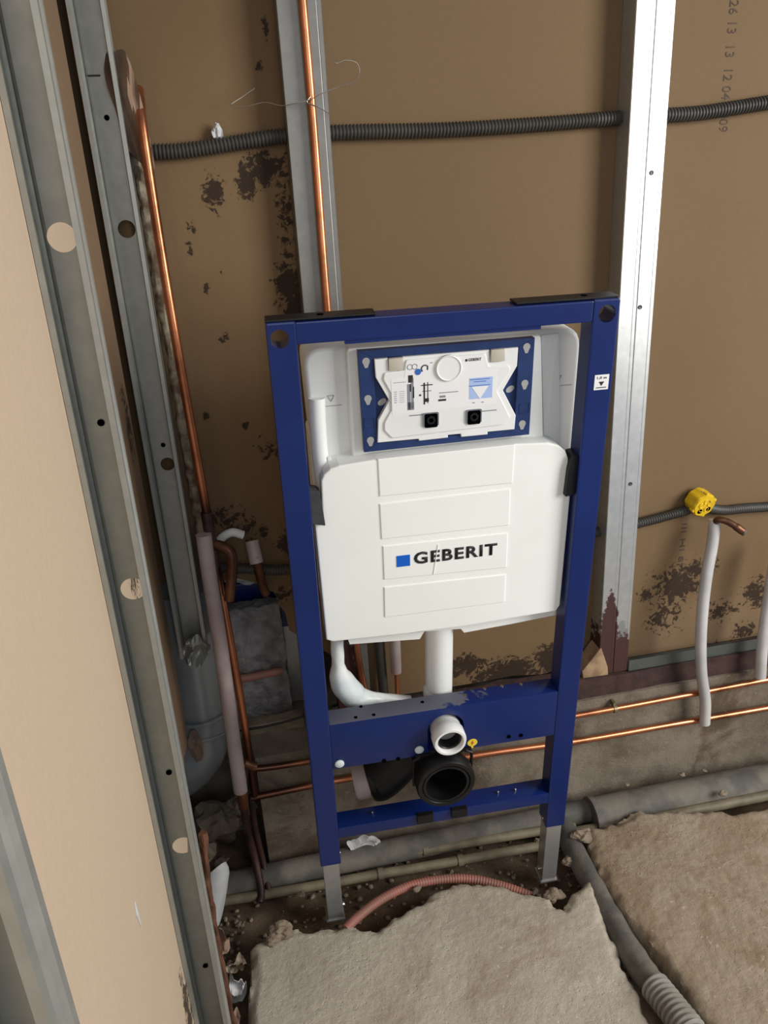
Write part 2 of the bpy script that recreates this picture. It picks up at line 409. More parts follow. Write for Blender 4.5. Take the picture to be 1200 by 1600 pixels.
def cut(o, cutters):
    """boolean the cutter meshes (same local space) out of o"""
    cm = bmesh.new()
    for c in cutters: merge(cm, c)
    me = bpy.data.meshes.new('cutter'); cm.to_mesh(me); cm.free()
    co = bpy.data.objects.new('cutter', me); COL.objects.link(co)
    co.matrix_world = WM[o.name]
    if o.parent is not None: pass
    md = o.modifiers.new('cut', 'BOOLEAN'); md.object = co; md.operation = 'DIFFERENCE'; md.solver = 'EXACT'
    bpy.context.view_layer.update()
    ev = o.evaluated_get(bpy.context.evaluated_depsgraph_get())
    nm = bpy.data.meshes.new_from_object(ev)
    mats = [m for m in o.data.materials]
    o.modifiers.clear(); o.data = nm
    if not nm.materials:
        for mm in mats: nm.materials.append(mm)
    bpy.data.objects.remove(co); bpy.data.meshes.remove(me)
def cyl(c, axis, r, h, seg=28):
    return lt([(r, -h / 2), (r, h / 2)], c, axis, seg)
def local_bm(bm, o, space=W4):
    bmesh.ops.recalc_face_normals(bm, faces=bm.faces)
    bmesh.ops.transform(bm, matrix=WM[o.name].inverted() @ space, verts=bm.verts); return bm
def text_bm(s, x0, x1, z0, z1, y, bold=0.0, depth=0.0006, rot90=False):
    """word as a thin mesh filling the box x0..x1, z0..z1 in the plane y"""
    cu = bpy.data.curves.new('t', 'FONT'); cu.body = s; cu.offset = bold; cu.resolution_u = 3; cu.space_character = 1.03 + bold * 4
    o = bpy.data.objects.new('t', cu); COL.objects.link(o); bpy.context.view_layer.update()
    me = bpy.data.meshes.new_from_object(o.evaluated_get(bpy.context.evaluated_depsgraph_get()))
    bpy.data.objects.remove(o); bpy.data.curves.remove(cu)
    bm = BM(); bm.from_mesh(me); bpy.data.meshes.remove(me)
    if rot90:
        for v in bm.verts: v.co = Vector((v.co.y, -v.co.x, 0))
    xs = [v.co.x for v in bm.verts]; ys = [v.co.y for v in bm.verts]
    ax, bxx, ay, by = min(xs), max(xs), min(ys), max(ys)
    for v in bm.verts: v.co = Vector((x0 + (v.co.x - ax) / (bxx - ax) * (x1 - x0), y, z0 + (v.co.y - ay) / (by - ay) * (z1 - z0)))
    if depth:
        ex = bmesh.ops.extrude_face_region(bm, geom=bm.faces[:])
        for g in ex['geom']:
            if isinstance(g, bmesh.types.BMVert): g.co.y += depth
    return bm
def nz(x, y=0.0, z=0.0, s=1.0): return noise.noise(Vector((x * s, y * s, z * s)))
def rough_up(bm, amp, scale, seed=0.0, only=None):
    for v in bm.verts:
        if only and not only(v.co): continue
        p = v.co * scale + Vector((seed, seed * 1.7, -seed))
        v.co += Vector((noise.noise(p), noise.noise(p + Vector((31, 0, 0))), noise.noise(p + Vector((0, 47, 0))))) * amp
def stone(c, r, seed, flat=0.7):
    bm = BM(); bmesh.ops.create_icosphere(bm, subdivisions=3, radius=1.0)
    for v in bm.verts:
        p = v.co * 1.3 + Vector((seed * 3.1, seed, 0))
        f = 1 + 0.55 * noise.noise(p) + 0.18 * noise.noise(p * 3)
        v.co = Vector((v.co.x * f * r, v.co.y * f * r * 0.8, v.co.z * f * r * flat)) + Vector(c)
    return bm
def crumple(c, sx, sz, seed, normal_y=True, amp=0.02, n=14, tilt=0.0):
    """a torn crumpled scrap, thickened"""
    bm = BM(); g = {}
    for i in range(n + 1):
        for j in range(n + 1):
            u, v = i / n - .5, j / n - .5
            rr = math.hypot(u, v); a = math.atan2(v, u)
            lim = 0.42 + 0.1 * noise.noise(Vector((math.cos(a) * 1.5 + seed, math.sin(a) * 1.5, seed)))
            k = min(1.0, lim / max(rr, 1e-6)) if rr > lim else 1
            u, v = u * k, v * k
            d = (abs(noise.noise(Vector((u * 2.2 + seed, v * 2.2, seed)))) - 0.2) * amp * 2.2
            g[i, j] = bm.verts.new((c[0] + u * sx + tilt * v, c[1] + d, c[2] + v * sz))
    for i in range(n):
        for j in range(n):
            try: bm.faces.new((g[i, j], g[i + 1, j], g[i + 1, j + 1], g[i, j + 1]))
            except Exception: pass
    bmesh.ops.remove_doubles(bm, verts=bm.verts, dist=1e-5)
    geom = bm.faces[:]
    ex = bmesh.ops.extrude_face_region(bm, geom=geom)
    for gg in ex['geom']:
        if isinstance(gg, bmesh.types.BMVert): gg.co.y += 0.0009
    return bm

# ================================================================== THE SETTING
# back wall: board with a broken lower left corner
WB = 0.335
hole = [at(452, 985, 'y', .27), at(446, 958, 'y', .27), at(436, 945, 'y', .27), at(428, 925, 'y', .27), at(412, 921, 'y', .27), at(398, 910, 'y', .27), at(372, 904, 'y', .27), at(350, 908, 'y', .27), at(330, 902, 'y', .27)]
poly = [(-0.56, 2.25), (1.45, 2.25), (1.45, WB)]
# broken, furry bottom edge from right to left
x = 0.46
poly += [(x, WB), (0.42, WB + 0.012)]
k = 0
for q in [(920, 1040), (880, 1062), (850, 1052), (800, 1058), (740, 1062)]:
    p = at(*q, 'y', .27); poly.append((p.x, WB + 0.006 * math.sin(k * 2.3))); k += 1
e = at(545, 1050, 'y', .27); poly += [(e.x, WB + .004), (e.x - .004, WB + .05), (e.x - .012, WB + .10), (e.x - .03, WB + .13)]
for p in hole: poly.append((p.x, p.z))
poly += [(-0.56, hole[-1].z + .004)]
wb = tag(obj('wall_back', ps(poly, 0.27, 0.283), M['board']), kind='structure', label='brown plasterboard back wall with patches of black mould')
def mark(name, s, px0, py0, px1, py1, y, mt, parent, half=0.009):
    a = at(px0, py0, 'y', y); b = at(px1, py1, 'y', y)
    bm = text_bm(s, -half, half, 0, 1, 0, rot90=True, depth=0.0003)
    for v in bm.verts:
        t = 1 - v.co.z; v.co = Vector((a.x + (b.x - a.x) * t + v.co.x, y + v.co.y, a.z + (b.z - a.z) * t))
    return obj(name, bm, mt, parent)
M['print'] = mat('faded_print', (0.055, 0.034, 0.022), (0.10, 0.062, 0.038), 60, 0.8)
mark('printed_code', '26 13  13  12 04 2009', 1148, 0, 1130, 206, 0.2692, M['print'], wb)
mark('printed_line', 'III HI 8I I', 1070, 818, 1062, 895, 0.2692, M['print'], wb, 0.006)
# left wall board, lower edge broken near the corner
def side_board(name, lp, mt, label):
    bm = BM()
    vs = [bm.verts.new((-0.4815, a, b)) for a, b in lp]; f = bm.faces.new(vs)
    ex = bmesh.ops.extrude_face_region(bm, geom=[f])
    for g in ex['geom']:
        if isinstance(g, bmesh.types.BMVert): g.co.x -= 0.0125
    return tag(obj(name, bm, mt), kind='structure', label=label)
wl = side_board('wall_left', [(-1.75, 2.25), (-0.001, 2.25), (-0.001, 0.34), (-0.1, 0.30), (-0.2, 0.26), (-0.27, 0.03), (-1.75, 0.03)], M['board_left_lit'], 'left plasterboard with its brighter light put into the colour, with scuffs and a white chip')
side_board('wall_left_shaded', [(0.001, 2.25), (0.205, 2.25), (0.205, 0.40), (0.18, 0.37), (0.10, 0.40), (0.001, 0.34)], M['board_left_shaded'], 'narrow strip of the left plasterboard between the two left studs, its shade put into the colour')  # split off the left board so the shaded strip takes the darker colour
# plinth (concrete foot of the wall) in front of and below the board
bm = BM(); nx, nzv = 150, 34
g = {}
for i in range(nx + 1):
    for j in range(nzv + 1):
        xx = -0.62 + 2.1 * i / nx; zz = -0.10 + 0.385 * j / nzv
        d = 0.010 * nz(xx, zz, 0, 6) + 0.004 * nz(xx, zz, 3, 26)
        if zz > 0.255: d *= 0.3
        cv = min(1, max(0, (-0.355 - xx) / 0.02)); cv = cv * cv * (3 - 2 * cv)
        d = d * (1 + 1.2 * cv) + cv * (0.15 + 0.014 * nz(xx, zz, 9, 14))
        g[i, j] = bm.verts.new((xx, 0.205 + d, zz))
for i in range(nx):
    for j in range(nzv): bm.faces.new((g[i, j], g[i + 1, j], g[i + 1, j + 1], g[i, j + 1]))
for i in range(nx):
    a, b = g[i, nzv], g[i + 1, nzv]
    c = bm.verts.new((b.co.x, 0.60, b.co.z)); d = bm.verts.new((a.co.x, 0.60, a.co.z)); bm.faces.new((a, b, c, d))
bmesh.ops.remove_doubles(bm, verts=bm.verts, dist=1e-5)
tag(obj('wall_base_back', bm, M['plinth'], smooth=True), kind='structure', label='dusty grey concrete foot of the back wall behind the copper pipes')
tag(obj('wall_base_left', bx(-0.62, -0.500, -1.75, 0.20, -0.1, 0.285, bev=0.004), M['plinth']), kind='structure', label='concrete foot of the left wall')
# dark rusty screed strip under the floor track
bm = bx(0.35, 1.45, 0.212, 0.268, 0.283, 0.334); bmesh.ops.subdivide_edges(bm, edges=bm.edges[:], cuts=12, use_grid_fill=True); rough_up(bm, 0.006, 30, 2)
tag(obj('trim_1', bm, M['rustyledge'], smooth=True), kind='structure', label='rust brown screed strip under the floor track')
bm = bx(-0.12, 0.345, 0.225, 0.268, 0.283, 0.330); bmesh.ops.subdivide_edges(bm, edges=bm.edges[:], cuts=10, use_grid_fill=True); rough_up(bm, 0.008, 30, 5)
tag(obj('trim_2', bm, M['rustyledge'], smooth=True), kind='structure', label='crumbling brown strip at the foot of the board behind the frame')
# the space seen through the broken corner: a second wall behind
tag(obj('wall_rear_cavity', bx(-0.75, 1.45, 0.60, 0.64, 0.28, 2.25), M['block']), kind='structure', label='far wall seen through the broken board')
tag(obj('wall_side_cavity', bx(-0.75, -0.62, 0.22, 0.60, -0.1, 2.25), M['block']), kind='structure')
tag(obj('wall_outer_left', bx(-0.60, -0.56, -1.75, 0.22, 0.285, 2.25), M['block']), kind='structure')
# trench floor
bm = BM(); nx, ny = 170, 84; g = {}
for i in range(nx + 1):
    for j in range(ny + 1):
        xx = -0.62 + 2.1 * i / nx; yy = -0.62 + 1.20 * j / ny
        h = -0.030 + 0.012 * nz(xx, yy, 0, 7) + 0.007 * nz(xx, yy, 5, 28) + 0.004 * nz(xx, yy, 8, 60)
        g[i, j] = bm.verts.new((xx, yy, h))
for i in range(nx):
    for j in range(ny): bm.faces.new((g[i, j], g[i + 1, j], g[i + 1, j + 1], g[i, j + 1]))
tag(obj('floor', bm, M['trench'], smooth=True), kind='structure', label='dark rubble bottom of the trench along the wall')

def slab(name, poly, material, z1, label, seed, step=0.004, amp=1.0):
    P = np.array(poly); x0, y0 = P.min(0) - .02; x1, y1 = P.max(0) + .02
    X = np.arange(x0, x1, step); Y = np.arange(y0, y1, step); GX, GY = np.meshgrid(X, Y, indexing='ij')
    # jitter the outline by looking it up at a noisy place
    JX = GX.copy(); JY = GY.copy()
    for i in range(len(X)):
        for j in range(len(Y)):
            a, b = X[i], Y[j]
            JX[i, j] += 0.008 * nz(a, b, seed, 22) + 0.004 * nz(a, b, seed + 3, 70)
            JY[i, j] += 0.008 * nz(a, b, seed + 9, 22) + 0.004 * nz(a, b, seed + 6, 70)
    inside = np.zeros(GX.shape, bool); dist = np.full(GX.shape, 1e9)
    k = len(P)
    for q in range(k):
        a = P[q]; b = P[(q + 1) % k]
        c = ((a[1] > JY) != (b[1] > JY)) & (JX < (b[0] - a[0]) * (JY - a[1]) / (b[1] - a[1] + 1e-12) + a[0]); inside ^= c
        ab = b - a; t = np.clip(((JX - a[0]) * ab[0] + (JY - a[1]) * ab[1]) / (ab @ ab + 1e-12), 0, 1)
        dist = np.minimum(dist, np.hypot(JX - a[0] - t * ab[0], JY - a[1] - t * ab[1]))
    sd = np.where(inside, dist, -dist)
    bm = BM(); V = {}
    for i in range(len(X)):
        for j in range(len(Y)):
            s = sd[i, j]
            if s < -0.016: continue
            a, b = X[i], Y[j]
            h = z1 + amp * (0.005 * nz(a, b, seed, 5) + 0.0012 * nz(a, b, seed, 22) + 0.0009 * nz(a, b, seed, 75) + 0.0006 * nz(a, b, seed, 120))
            if s < 0.022: h -= (1 - max(0, s) / 0.022) ** 2 * 0.012 * (1 + nz(a, b, seed, 40))
            if s < 0: h = h - min(1, -s / 0.008) * (h + 0.04)
            V[i, j] = bm.verts.new((a, b, h))
    for (i, j) in list(V):
        q = [V.get(c) for c in ((i, j), (i + 1, j), (i + 1, j + 1), (i, j + 1))]
        if all(q): bm.faces.new(q)
    return tag(obj(name, bm, material, smooth=True), kind='structure', label=label)
def g2(px, py, z=0.04):
    p = at(px, py, 'z', z); return (p.x, p.y)
SA = [g2(*q) for q in [(392, 1478), (420, 1462), (452, 1450), (500, 1446), (536, 1444), (560, 1450), (590, 1452), (612, 1432), (652, 1412), (684, 1388), (712, 1380), (740, 1376), (768, 1378), (800, 1390), (835, 1394), (858, 1400),
      (868, 1418), (880, 1418), (890, 1396), (922, 1364), (935, 1392), (948, 1440), (972, 1500), (1000, 1560), (1020, 1610), (1060, 1700), (1000, 1900), (380, 1900), (388, 1600)]]
slab('floor_screed_near', SA, M['slab'], 0.042, 'broken pale screed slab in front of the frame', 1.0)
SB = [g2(*q) for q in [(915, 1290), (940, 1292), (960, 1285), (985, 1272), (1010, 1268), (1060, 1270), (1100, 1268), (1150, 1270), (1200, 1262), (1300, 1244), (1750, 1180), (1900, 1900), (1180, 1900), (1100, 1600), (1078, 1556), (1040, 1505), (1010, 1470), (975, 1428), (950, 1385), (925, 1340)]]
slab('floor_screed_right', SB, M['slab_r'], 0.046, 'broken brown screed slab on the right', 4.0, amp=1.5)
SD = [g2(*q) for q in [(395, 1478), (430, 1440), (455, 1445), (452, 1462), (420, 1478)]]

# ================================================================== METAL STUDS
def web_line(x0, x1, y_web, y_open, lip=0.006):
    """C stud: web facing the viewer at y_web, flanges reaching to y_open, ribbed flanges, lips turned in"""
    s = 1 if y_open > y_web else -1
    L = []
    d = abs(y_open - y_web)
    L += [(x0 + lip, y_open), (x0, y_open)]
    L += [(x0, y_web + s * d * .75), (x0 + .0022, y_web + s * d * .62), (x0, y_web + s * d * .5), (x0 + .0022, y_web + s * d * .35), (x0, y_web + s * d * .2)]
    L += [(x0, y_web), (x0 + .006, y_web), (x0 + .008, y_web + s * .002), (x0 + .010, y_web), (x1 - .010, y_web), (x1 - .008, y_web + s * .002), (x1 - .006, y_web), (x1, y_web)]
    L += [(x1, y_web + s * d * .2), (x1 - .0022, y_web + s * d * .35), (x1, y_web + s * d * .5), (x1 - .0022, y_web + s * d * .62), (x1, y_web + s * d * .75)]
    L += [(x1, y_open), (x1 - lip, y_open)]
    return L
def wall_stud(yw, yo, z0, z1, holes, screws, label, group=None, WX0=-0.4805, WX1=-0.4325):
    t = thing('metal_stud', label, 'metal stud', ((WX0 + WX1) / 2, yw, z0))
    c = obj('channel', sheet(web_line(WX0, WX1, yw, yo), 0.0009, z0, z1), M['zinc'], t)
    cs = []
    for (px, py, r) in holes:
        p = at(px, py, 'y', yw); cs.append(local_bm(cyl((p.x, yw, p.z), (0, 1, 0), r, 0.02), c))
    if cs: cut(c, cs)
    for (px, py) in screws:
        p = at(px, py, 'y', yw)
        obj('screw_hole', lt([(0.0038, 0), (0.0042, 0.0012), (0.002, 0.0016), (0.0005, 0.0008)], (p.x, yw - 0.0006, p.z), (0, -1, 0), 14), M['black_hole'], t)
    return t
st1 = wall_stud(-0.255, -0.290, 0.036, 2.2, [(97, 371, .0150), (208, 920, .0150), (286, 1321, .0150)], [(158, 660), (264, 1206), (321, 1508)],
    'galvanised stud on the left wall with three round holes and bright ribs, nearest full-height one')
zb = at(318, 1020, 'y', .225).z
st2 = wall_stud(0.245, 0.212, zb, 2.2, [(198, 358, .0140), (262, 725, .0125)], [(167, 184), (255, 695)],
    'grey galvanised stud at the left end of the back wall beside the tall copper pipe', WX0=-0.470, WX1=-0.416)
obj('pencil_mark', bx(*(lambda p: (p.x - .011, p.x + .011, .2432, .2442, p.z - .0012, p.z + .0012))(at(145, 118, 'y', .243))), M['dark_slot'], st2)
st3 = wall_stud(-0.82, -0.855, 0.036, 2.2, [], [], 'dark grey stud cut off at the bottom left corner of the photo')

def flat_stud(name, x0, x1, z0, z1, label, mt, seam=None):
    """flange towards the viewer (y=.222), webs running back to the board"""
    t = thing(name, label, 'metal stud', ((x0 + x1) / 2, 0.245, z0))
    yf, yb = 0.222, 0.2690
    L = [(x1 - .0005, yb), (x1, yf + .001), (x1 - .0008, yf), (x1 - .0065, yf), (x1 - .0075, yf + .0004), (x1 - .0085, yf), (x0 + .0008, yf), (x0, yf + .001), (x0 + .0005, yb), (x0 + .008, yb)]
    obj('channel', sheet(L, 0.0009, z0, z1), mt, t)
    return t
xa = at(431, 0, 'y', .222).x; xb_ = at(501.5, 0, 'y', .222).x
s1 = (at(512, 1010, 'y', .22)); 
M['zinc_mid'] = zinc('stained_galvanised_steel', (0.24, 0.235, 0.215), 0.45, stains=[((xa + .02, .22, .34), (.045, .1, .36), 1.2)])
mid = flat_stud('metal_stud', xa, xb_, 0.30, 2.2, 'middle grey stud with a copper pipe running down its face', M['zinc_mid'])
xr0 = at(995, 0, 'y', .222).x; xr1 = at(1056, 0, 'y', .222).x; xs = at(1026, 0, 'y', .222).x
zr = at(965, 1000, 'y', .222).z
M['zinc_bright'] = zinc('bright_galvanised_steel', (0.62, 0.63, 0.62), 0.38,
    stains=[((xr0 + .020, .22, .30), (.034, .2, .31), 1.95), ((xr0 + .05, .22, .30), (.055, .2, .18), 1.9)],
    white=[((xr0 + .052, .22, .42), (.026, .2, .075), 1.0), ((xr0 + .004, .22, .46), (.006, .2, .08), 0.9)], metal=0.75)
r1 = flat_stud('metal_stud', xr0, xs - .0006, 0.336, 2.2, 'left one of the bright back-to-back studs right of the frame, rusty at the foot', M['zinc_bright'])
r2 = flat_stud('metal_stud', xs + .0006, xr1, 0.336, 2.2, 'right one of the bright back-to-back studs right of the frame', M['zinc_bright'])
for t, (px, py) in ((r1, (1018, 270)), (r2, (1000, 480)), (r2, (985, 756))):
    p = at(px, py, 'y', .2215)
    obj('screw_head', lt([(0.003, 0), (0.0042, .001), (0.0036, .002), (0.001, .0016)], (p.x, .2215, p.z), (0, -1, 0), 14), M['graphite'], t)
# floor tracks
def track(x0, x1, label):
    t = thing('floor_track', label, 'metal track', ((x0 + x1) / 2, .24, .334))
    bm = BM(); box(bm, x0, x1, .218, .2188, .334, .363); box(bm, x0, x1, .218, .268, .334, .3348)
    obj('track_channel', bm, zinc('dull_track_steel', (0.13, 0.145, 0.13), .5), t)
track(xr1 + .002, 1.45, 'dull green-grey floor track at the foot of the board right of the bright studs')

# ================================================================== THE BLUE FRAME
FR = thing('toilet_frame', 'blue steel mounting frame for a wall-hung toilet, leaning in front of the studs', 'toilet frame', (0, 0, 0), RF)
ZB = 0.061; H = 1.12
def F_(name, bm, mt, parent=FR, smooth=False): return obj(name, bm, mt, parent, F4, smooth)
for s in (-1, 1):
    x0, x1 = sorted((s * .25, s * .21))
    u = F_('upright', bx(x0, x1, 0, .04, ZB, H, bev=.0025), M['blue'])
    c = af(437, 530, 0) if s < 0 else af(949, 490, 0)
    cut(u, [local_bm(cyl((c[0], .02, c[1]), (0, 1, 0), .0128, .06), u, F4)])
    leg = F_('leg', bx(x0 + .004, x1 - .004, .004, .036, -.108, ZB + .01, bev=.0015), M['zinc_leg'])
    fp = F_('foot_plate', bx(x0 + .001, x1 - .001, .001, .039, -.110, -.106), M['zinc_leg'], leg)
    for zz in (ZB + .008, -.085): F_('leg_bolt', lt([(.005, 0), (.0055, .002), (.004, .005), (.001, .006)], (s * .214, .02, zz), (-s, 0, 0), 14), M['screw'], leg)
F_('top_rail', bx(-.2105, .2105, .001, .039, 1.0885, 1.1185, bev=.002), M['blue'])
# lowered middle tongue of the top rail
F_('rail_lip', bx(-.145, .135, .004, .012, 1.0835, 1.090), M['blue'])
for x0, x1 in ((-.2495, -.100), (.098, .2495)):
    b = F_('wall_bracket', bx(x0, x1, .006, .038, 1.1195, 1.1225, bev=.001), M['black'])
    F_('bracket_hole', cyl(((x0 + x1) / 2 + (.03 if x0 > 0 else .0), .022, 1.1226), (0, 0, 1), .005, .0006, 16), M['black_hole'], b)
def dusty_blue():
    m, nt, b = new_mat('dusty_blue_coat'); pos = wpos(nt)
    nrm = N(nt, 'ShaderNodeNewGeometry'); sep = N(nt, 'ShaderNodeSeparateXYZ'); nt.links.new(nrm.outputs['Normal'], sep.inputs[0])
    upm = ramp(nt, sep.outputs['Z'], 0.75, 0.85)
    a = F4 @ Vector((-.10, .022, .4168)); d = mth(nt, 'ADD', blob(nt, pos, tuple(a), (.26, .06, .1)), noise_fac(nt, pos, 26, 5, .6, .5))
    mk = mth(nt, 'MULTIPLY', mth(nt, 'MULTIPLY', ramp(nt, d, .86, .93), upm), .8)
    nt.links.new(mixc(nt, mk, (0.003, 0.016, 0.11), (0.13, 0.13, 0.15)), b.inputs['Base Color'])
    nt.links.new(mth(nt, 'ADD', mth(nt, 'MULTIPLY', mk, .3), .33), b.inputs['Roughness']); return m
M['blue_dusty'] = dusty_blue()
mr = F_('mounting_rail', bx(-.2105, .2105, .0005, .040, .3106, .4168, bev=.003), M['blue_dusty'], smooth=True)
sc = af(697, 1141, 0)
arch = [(sc[0] - .034, .3236), (sc[0] + .034, .3236)] + [(sc[0] + .034 * math.cos(math.pi * i / 16), sc[1] + .003 + .034 * math.sin(math.pi * i / 16)) for i in range(17)]
cut(mr, [local_bm(ps(arch, -.01, .032), mr, F4)])
for px, py in ((530.5, 1193), (655, 1171)):
    p = af(px, py, 0); F_('plug_cap', lt([(.0085, 0), (.0085, .002), (.006, .004), (.001, .0045)], (p[0], 0, p[1]), (0, -1, 0), 24), M['capwhite'], mr, True)
for px, py in ((795, 1151), (814, 1149), (600, 1189), (622, 1186)):
    p = af(px, py, 0); F_('rail_hole', cyl((p[0], 0, p[1]), (0, 1, 0), .004, .0012, 14), M['black_hole'], mr)
def ftop(px, py, zf):
    c = F4i @ CAM; v = F4i.to_3x3() @ ray(px, py); t = (zf - c.z) / v.z; return c + v * t
for px, py in ((564, 1104), (556, 1121), (584, 1117), (594, 1099), (660, 1097), (727, 1086), (757, 1076), (784, 1072), (814, 1069)):
    p = ftop(px, py, .4168)
    if .004 < p.y < .037: F_('top_hole', cyl((p.x, p.y, .4168), (0, 0, 1), .0032, .0012, 14), M['black_hole'] if px < 700 else M['screw'], mr)
# earthing sticker
p = af(738, 1160, 0)
s_ = F_('earth_sticker', ps([(p[0] + math.cos(a) * .0095, p[1] + math.sin(a) * .0085) for a in [i * math.pi / 12 for i in range(24)]] , -.0008, .0002), M['yellow'], mr)
F_('sticker_tab', bx(p[0] - .004, p[0] + .002, -.0007, .0, p[1] - .0135, p[1] - .006), M['yellow'], mr)
F_('sticker_bolt', ps([(p[0] + a * .001, p[1] + b * .001) for a, b in ((1, 6), (-3, -1), (-.3, -.6), (-1.5, -6), (3, 1.5), (.4, .8))], -.0014, -.0008), M['red'], mr)
lr = F_('lower_rail', bx(-.2105, .2105, .0005, .040, .1315, .1590, bev=.002), M['blue_dusty'], smooth=True)
for px, py in ((582, 1272), (778, 1240), (805, 1236)):
    q = ftop(px, py, .159)
    F_('bolt_tip', lt([(.0022, 0), (.0022, .006), (.001, .007)], (q.x, min(.037, max(.006, q.y)), .159), (0, 0, 1), 10), M['screw'], lr)
# level sticker
p = af(939.5, 597, 0)
F_('level_sticker', bx(p[0] - .0112, p[0] + .0112, -.0008, .0003, p[1] - .0115, p[1] + .0115), M['label'])
F_('sticker_text', text_bm('1,0 m', p[0] - .0075, p[0] + .0075, p[1] + .0045, p[1] + .009, -.0012, .01), M['ink'])
F_('sticker_arrow', ps([(p[0] - .0042, p[1] + .001), (p[0] + .0042, p[1] + .001), (p[0], p[1] - .0055)], -.0012, -.0008), M['ink'])
F_('sticker_rule', bx(p[0] - .008, p[0] + .008, -.0012, -.0008, p[1] - .0086, p[1] - .0074), M['ink'])
# tank clips on the uprights' inner sides
a = af(487, 700, .02); b_ = af(505, 818, .02)
F_('tank_clip', ps(rounded([(-.2105, af(490, 762, .02)[1]), (-.199, af(494, 764, .02)[1]), (-.194, af(500, 768, .02)[1]), (-.190, af(506, 816, .02)[1]), (-.2105, af(498, 812, .02)[1])], .002), .008, .034), M['graphite'])
F_('tank_clip', ps(rounded([(.2105, af(895, 706, .02)[1]), (.201, af(888, 708, .02)[1]), (.196, af(884, 728, .02)[1]), (.194, af(884, 770, .02)[1]), (.2105, af(895, 766, .02)[1])], .002), .006, .036), M['black'])

# ================================================================== THE CISTERN
bc = F4 @ Vector((0, .09, .52))
CI = thing('concealed_cistern', 'white and pale grey toilet cistern held in the blue frame', 'cistern', bc, RF)
def C_(name, bm, mt, parent=CI, smooth=False): return obj(name, bm, mt, parent, F4, smooth)
def PO(pts, yf): return [af(x, y, yf) for x, y in pts]
ty = .062
body = rounded(PO([(472, 547), (909, 512), (893, 740), (497, 780)], ty), [.028, .028, .01, .01])
C_('tank', ps(body, ty, .148, bev=.008), M['tank'], smooth=True)
low = [(-.20, .93), (.192, .93), (.192, .60), (.15, .575), (-.15, .575), (-.20, .60)]
C_('tank_shell', ps(rounded(low, .01), .066, .146, bev=.006), M['tank'], smooth=True)
rp = rounded(PO([(541, 545), (876, 522), (880, 690), (551, 722)], .045), .006)
C_('raised_panel', ps(rounded(PO([(541, 545), (846, 524), (850, 706), (551, 722)], .045), .006), .045, .066, bev=.003), M['tank'], smooth=True)
C_('side_panel', ps(rounded(PO([(846, 524), (874, 521), (876, 692), (850, 706)], .056), .003), .056, .066, bev=.002), M['tank'], smooth=True)
# moulded level marks
for tri, ln in (((517, 622), (507, 534)), ((872, 591), (866, 893))):
    q = af(*tri, ty)
    bm = BM()
    for (x0, z0), (x1, z1) in (((-.005, .004), (.005, .004)), ((.005, .004), (0, -.005)), ((0, -.005), (-.005, .004))):
        tube(bm, [(q[0] + x0, ty - .0005, q[1] + z0), (q[0] + x1, ty - .0005, q[1] + z1)], .0007, 6)
    e0, e1 = af(ln[0] - 10, tri[1] + 13, ty), af(ln[1], tri[1] + 10, ty)
    tube(bm, [(e0[0], ty - .0003, q[1] - .012), (e1[0], ty - .0003, q[1] - .012)], .0006, 6)
    C_('level_mark', bm, M['greydimple'])
# overflow pipe at the left
a0, a1, a2 = afp(497, 612, .055), afp(499, 700, .055), afp(506, 760, .055)
bm = BM(); tube(bm, [afp(495, 622, .058), afp(496, 655, .055), a1, a2], .0125, 18); 
C_('overflow_tube', bm, M['tank'], smooth=True)
C_('tube_bracket', bx(a1.x + .010, a1.x + .016, .045, .064, a1.z - .05, a1.z - .012, bev=.001), M['tank'])
# the blue service frame with its raised rim
yb = .034
outer = PO([(559, 549), (836, 528), (827, 679), (569, 707)], yb)
SF = C_('service_frame', ps(outer, yb + .006, .048), M['blue_plastic'])
def lerp2(a, b, t): return (a[0] + (b[0] - a[0]) * t, a[1] + (b[1] - a[1]) * t)
inner = PO([(583, 560), (811, 542), (804, 671), (590, 693)], yb)
bm = BM()
for i in range(4):
    j = (i + 1) % 4; prism(bm, [outer[i], outer[j], inner[j], inner[i]], yb, yb + .007, bev=.0008)
C_('frame_rim', bm, M['blue_plastic'], SF)
for px, py, rot in ((572, 567, 0), (575, 625, 0), (579, 690, 0), (823, 544, 0), (820, 601, 0), (816, 664, 0), (597, 628, 1), (797, 608, 1)):
    yk = yb - .0006 if not rot else yb + .0052
    q = af(px, py, yk); k = 1.0
    pg = [(q[0] + math.cos(a) * .0055, q[1] + .002 + math.sin(a) * .0055) for a in [math.radians(-40 + 260 * i / 14) for i in range(15)]] + [(q[0] - .002, q[1] - .0075), (q[0] + .002, q[1] - .0075)]
    if rot: pg = [(q[0] + math.cos(a) * .0065, q[1] + math.sin(a) * .005 + math.cos(a) * .002) for a in [2 * math.pi * i / 18 for i in range(18)]]
    C_('keyhole', ps(pg, yk, yk + .001), M['greydimple'], SF)
for px, py in ((577, 662), (819, 638)):
    q = af(px, py, yb); bm = BM()
    for x0, x1, z0, z1 in ((-.008, .008, .007, .008), (-.008, .008, -.008, -.007), (-.008, -.007, -.008, .008), (.007, .008, -.008, .008)): box(bm, q[0] + x0, q[0] + x1, yb - .0008, yb, q[1] + z0, q[1] + z1)
    C_('square_moulding', bm, M['blue_plastic'], SF)
# white service plate
yp = .030
plate_px = [(585, 562), (606, 560), (607, 578), (629, 576), (629, 558), (765, 547), (766, 566), (788, 564), (788, 545), (810, 543), (808, 572), (786, 610), (806, 649), (804, 671), (762, 675), (762, 679), (721, 683), (720, 678), (700, 680), (700, 684), (655, 689), (654, 686), (590, 692), (591, 657), (608, 626), (587, 590)]
SP = C_('service_plate', ps(PO(plate_px, yp), yp, yp + .008, bev=.0012), M['white'])
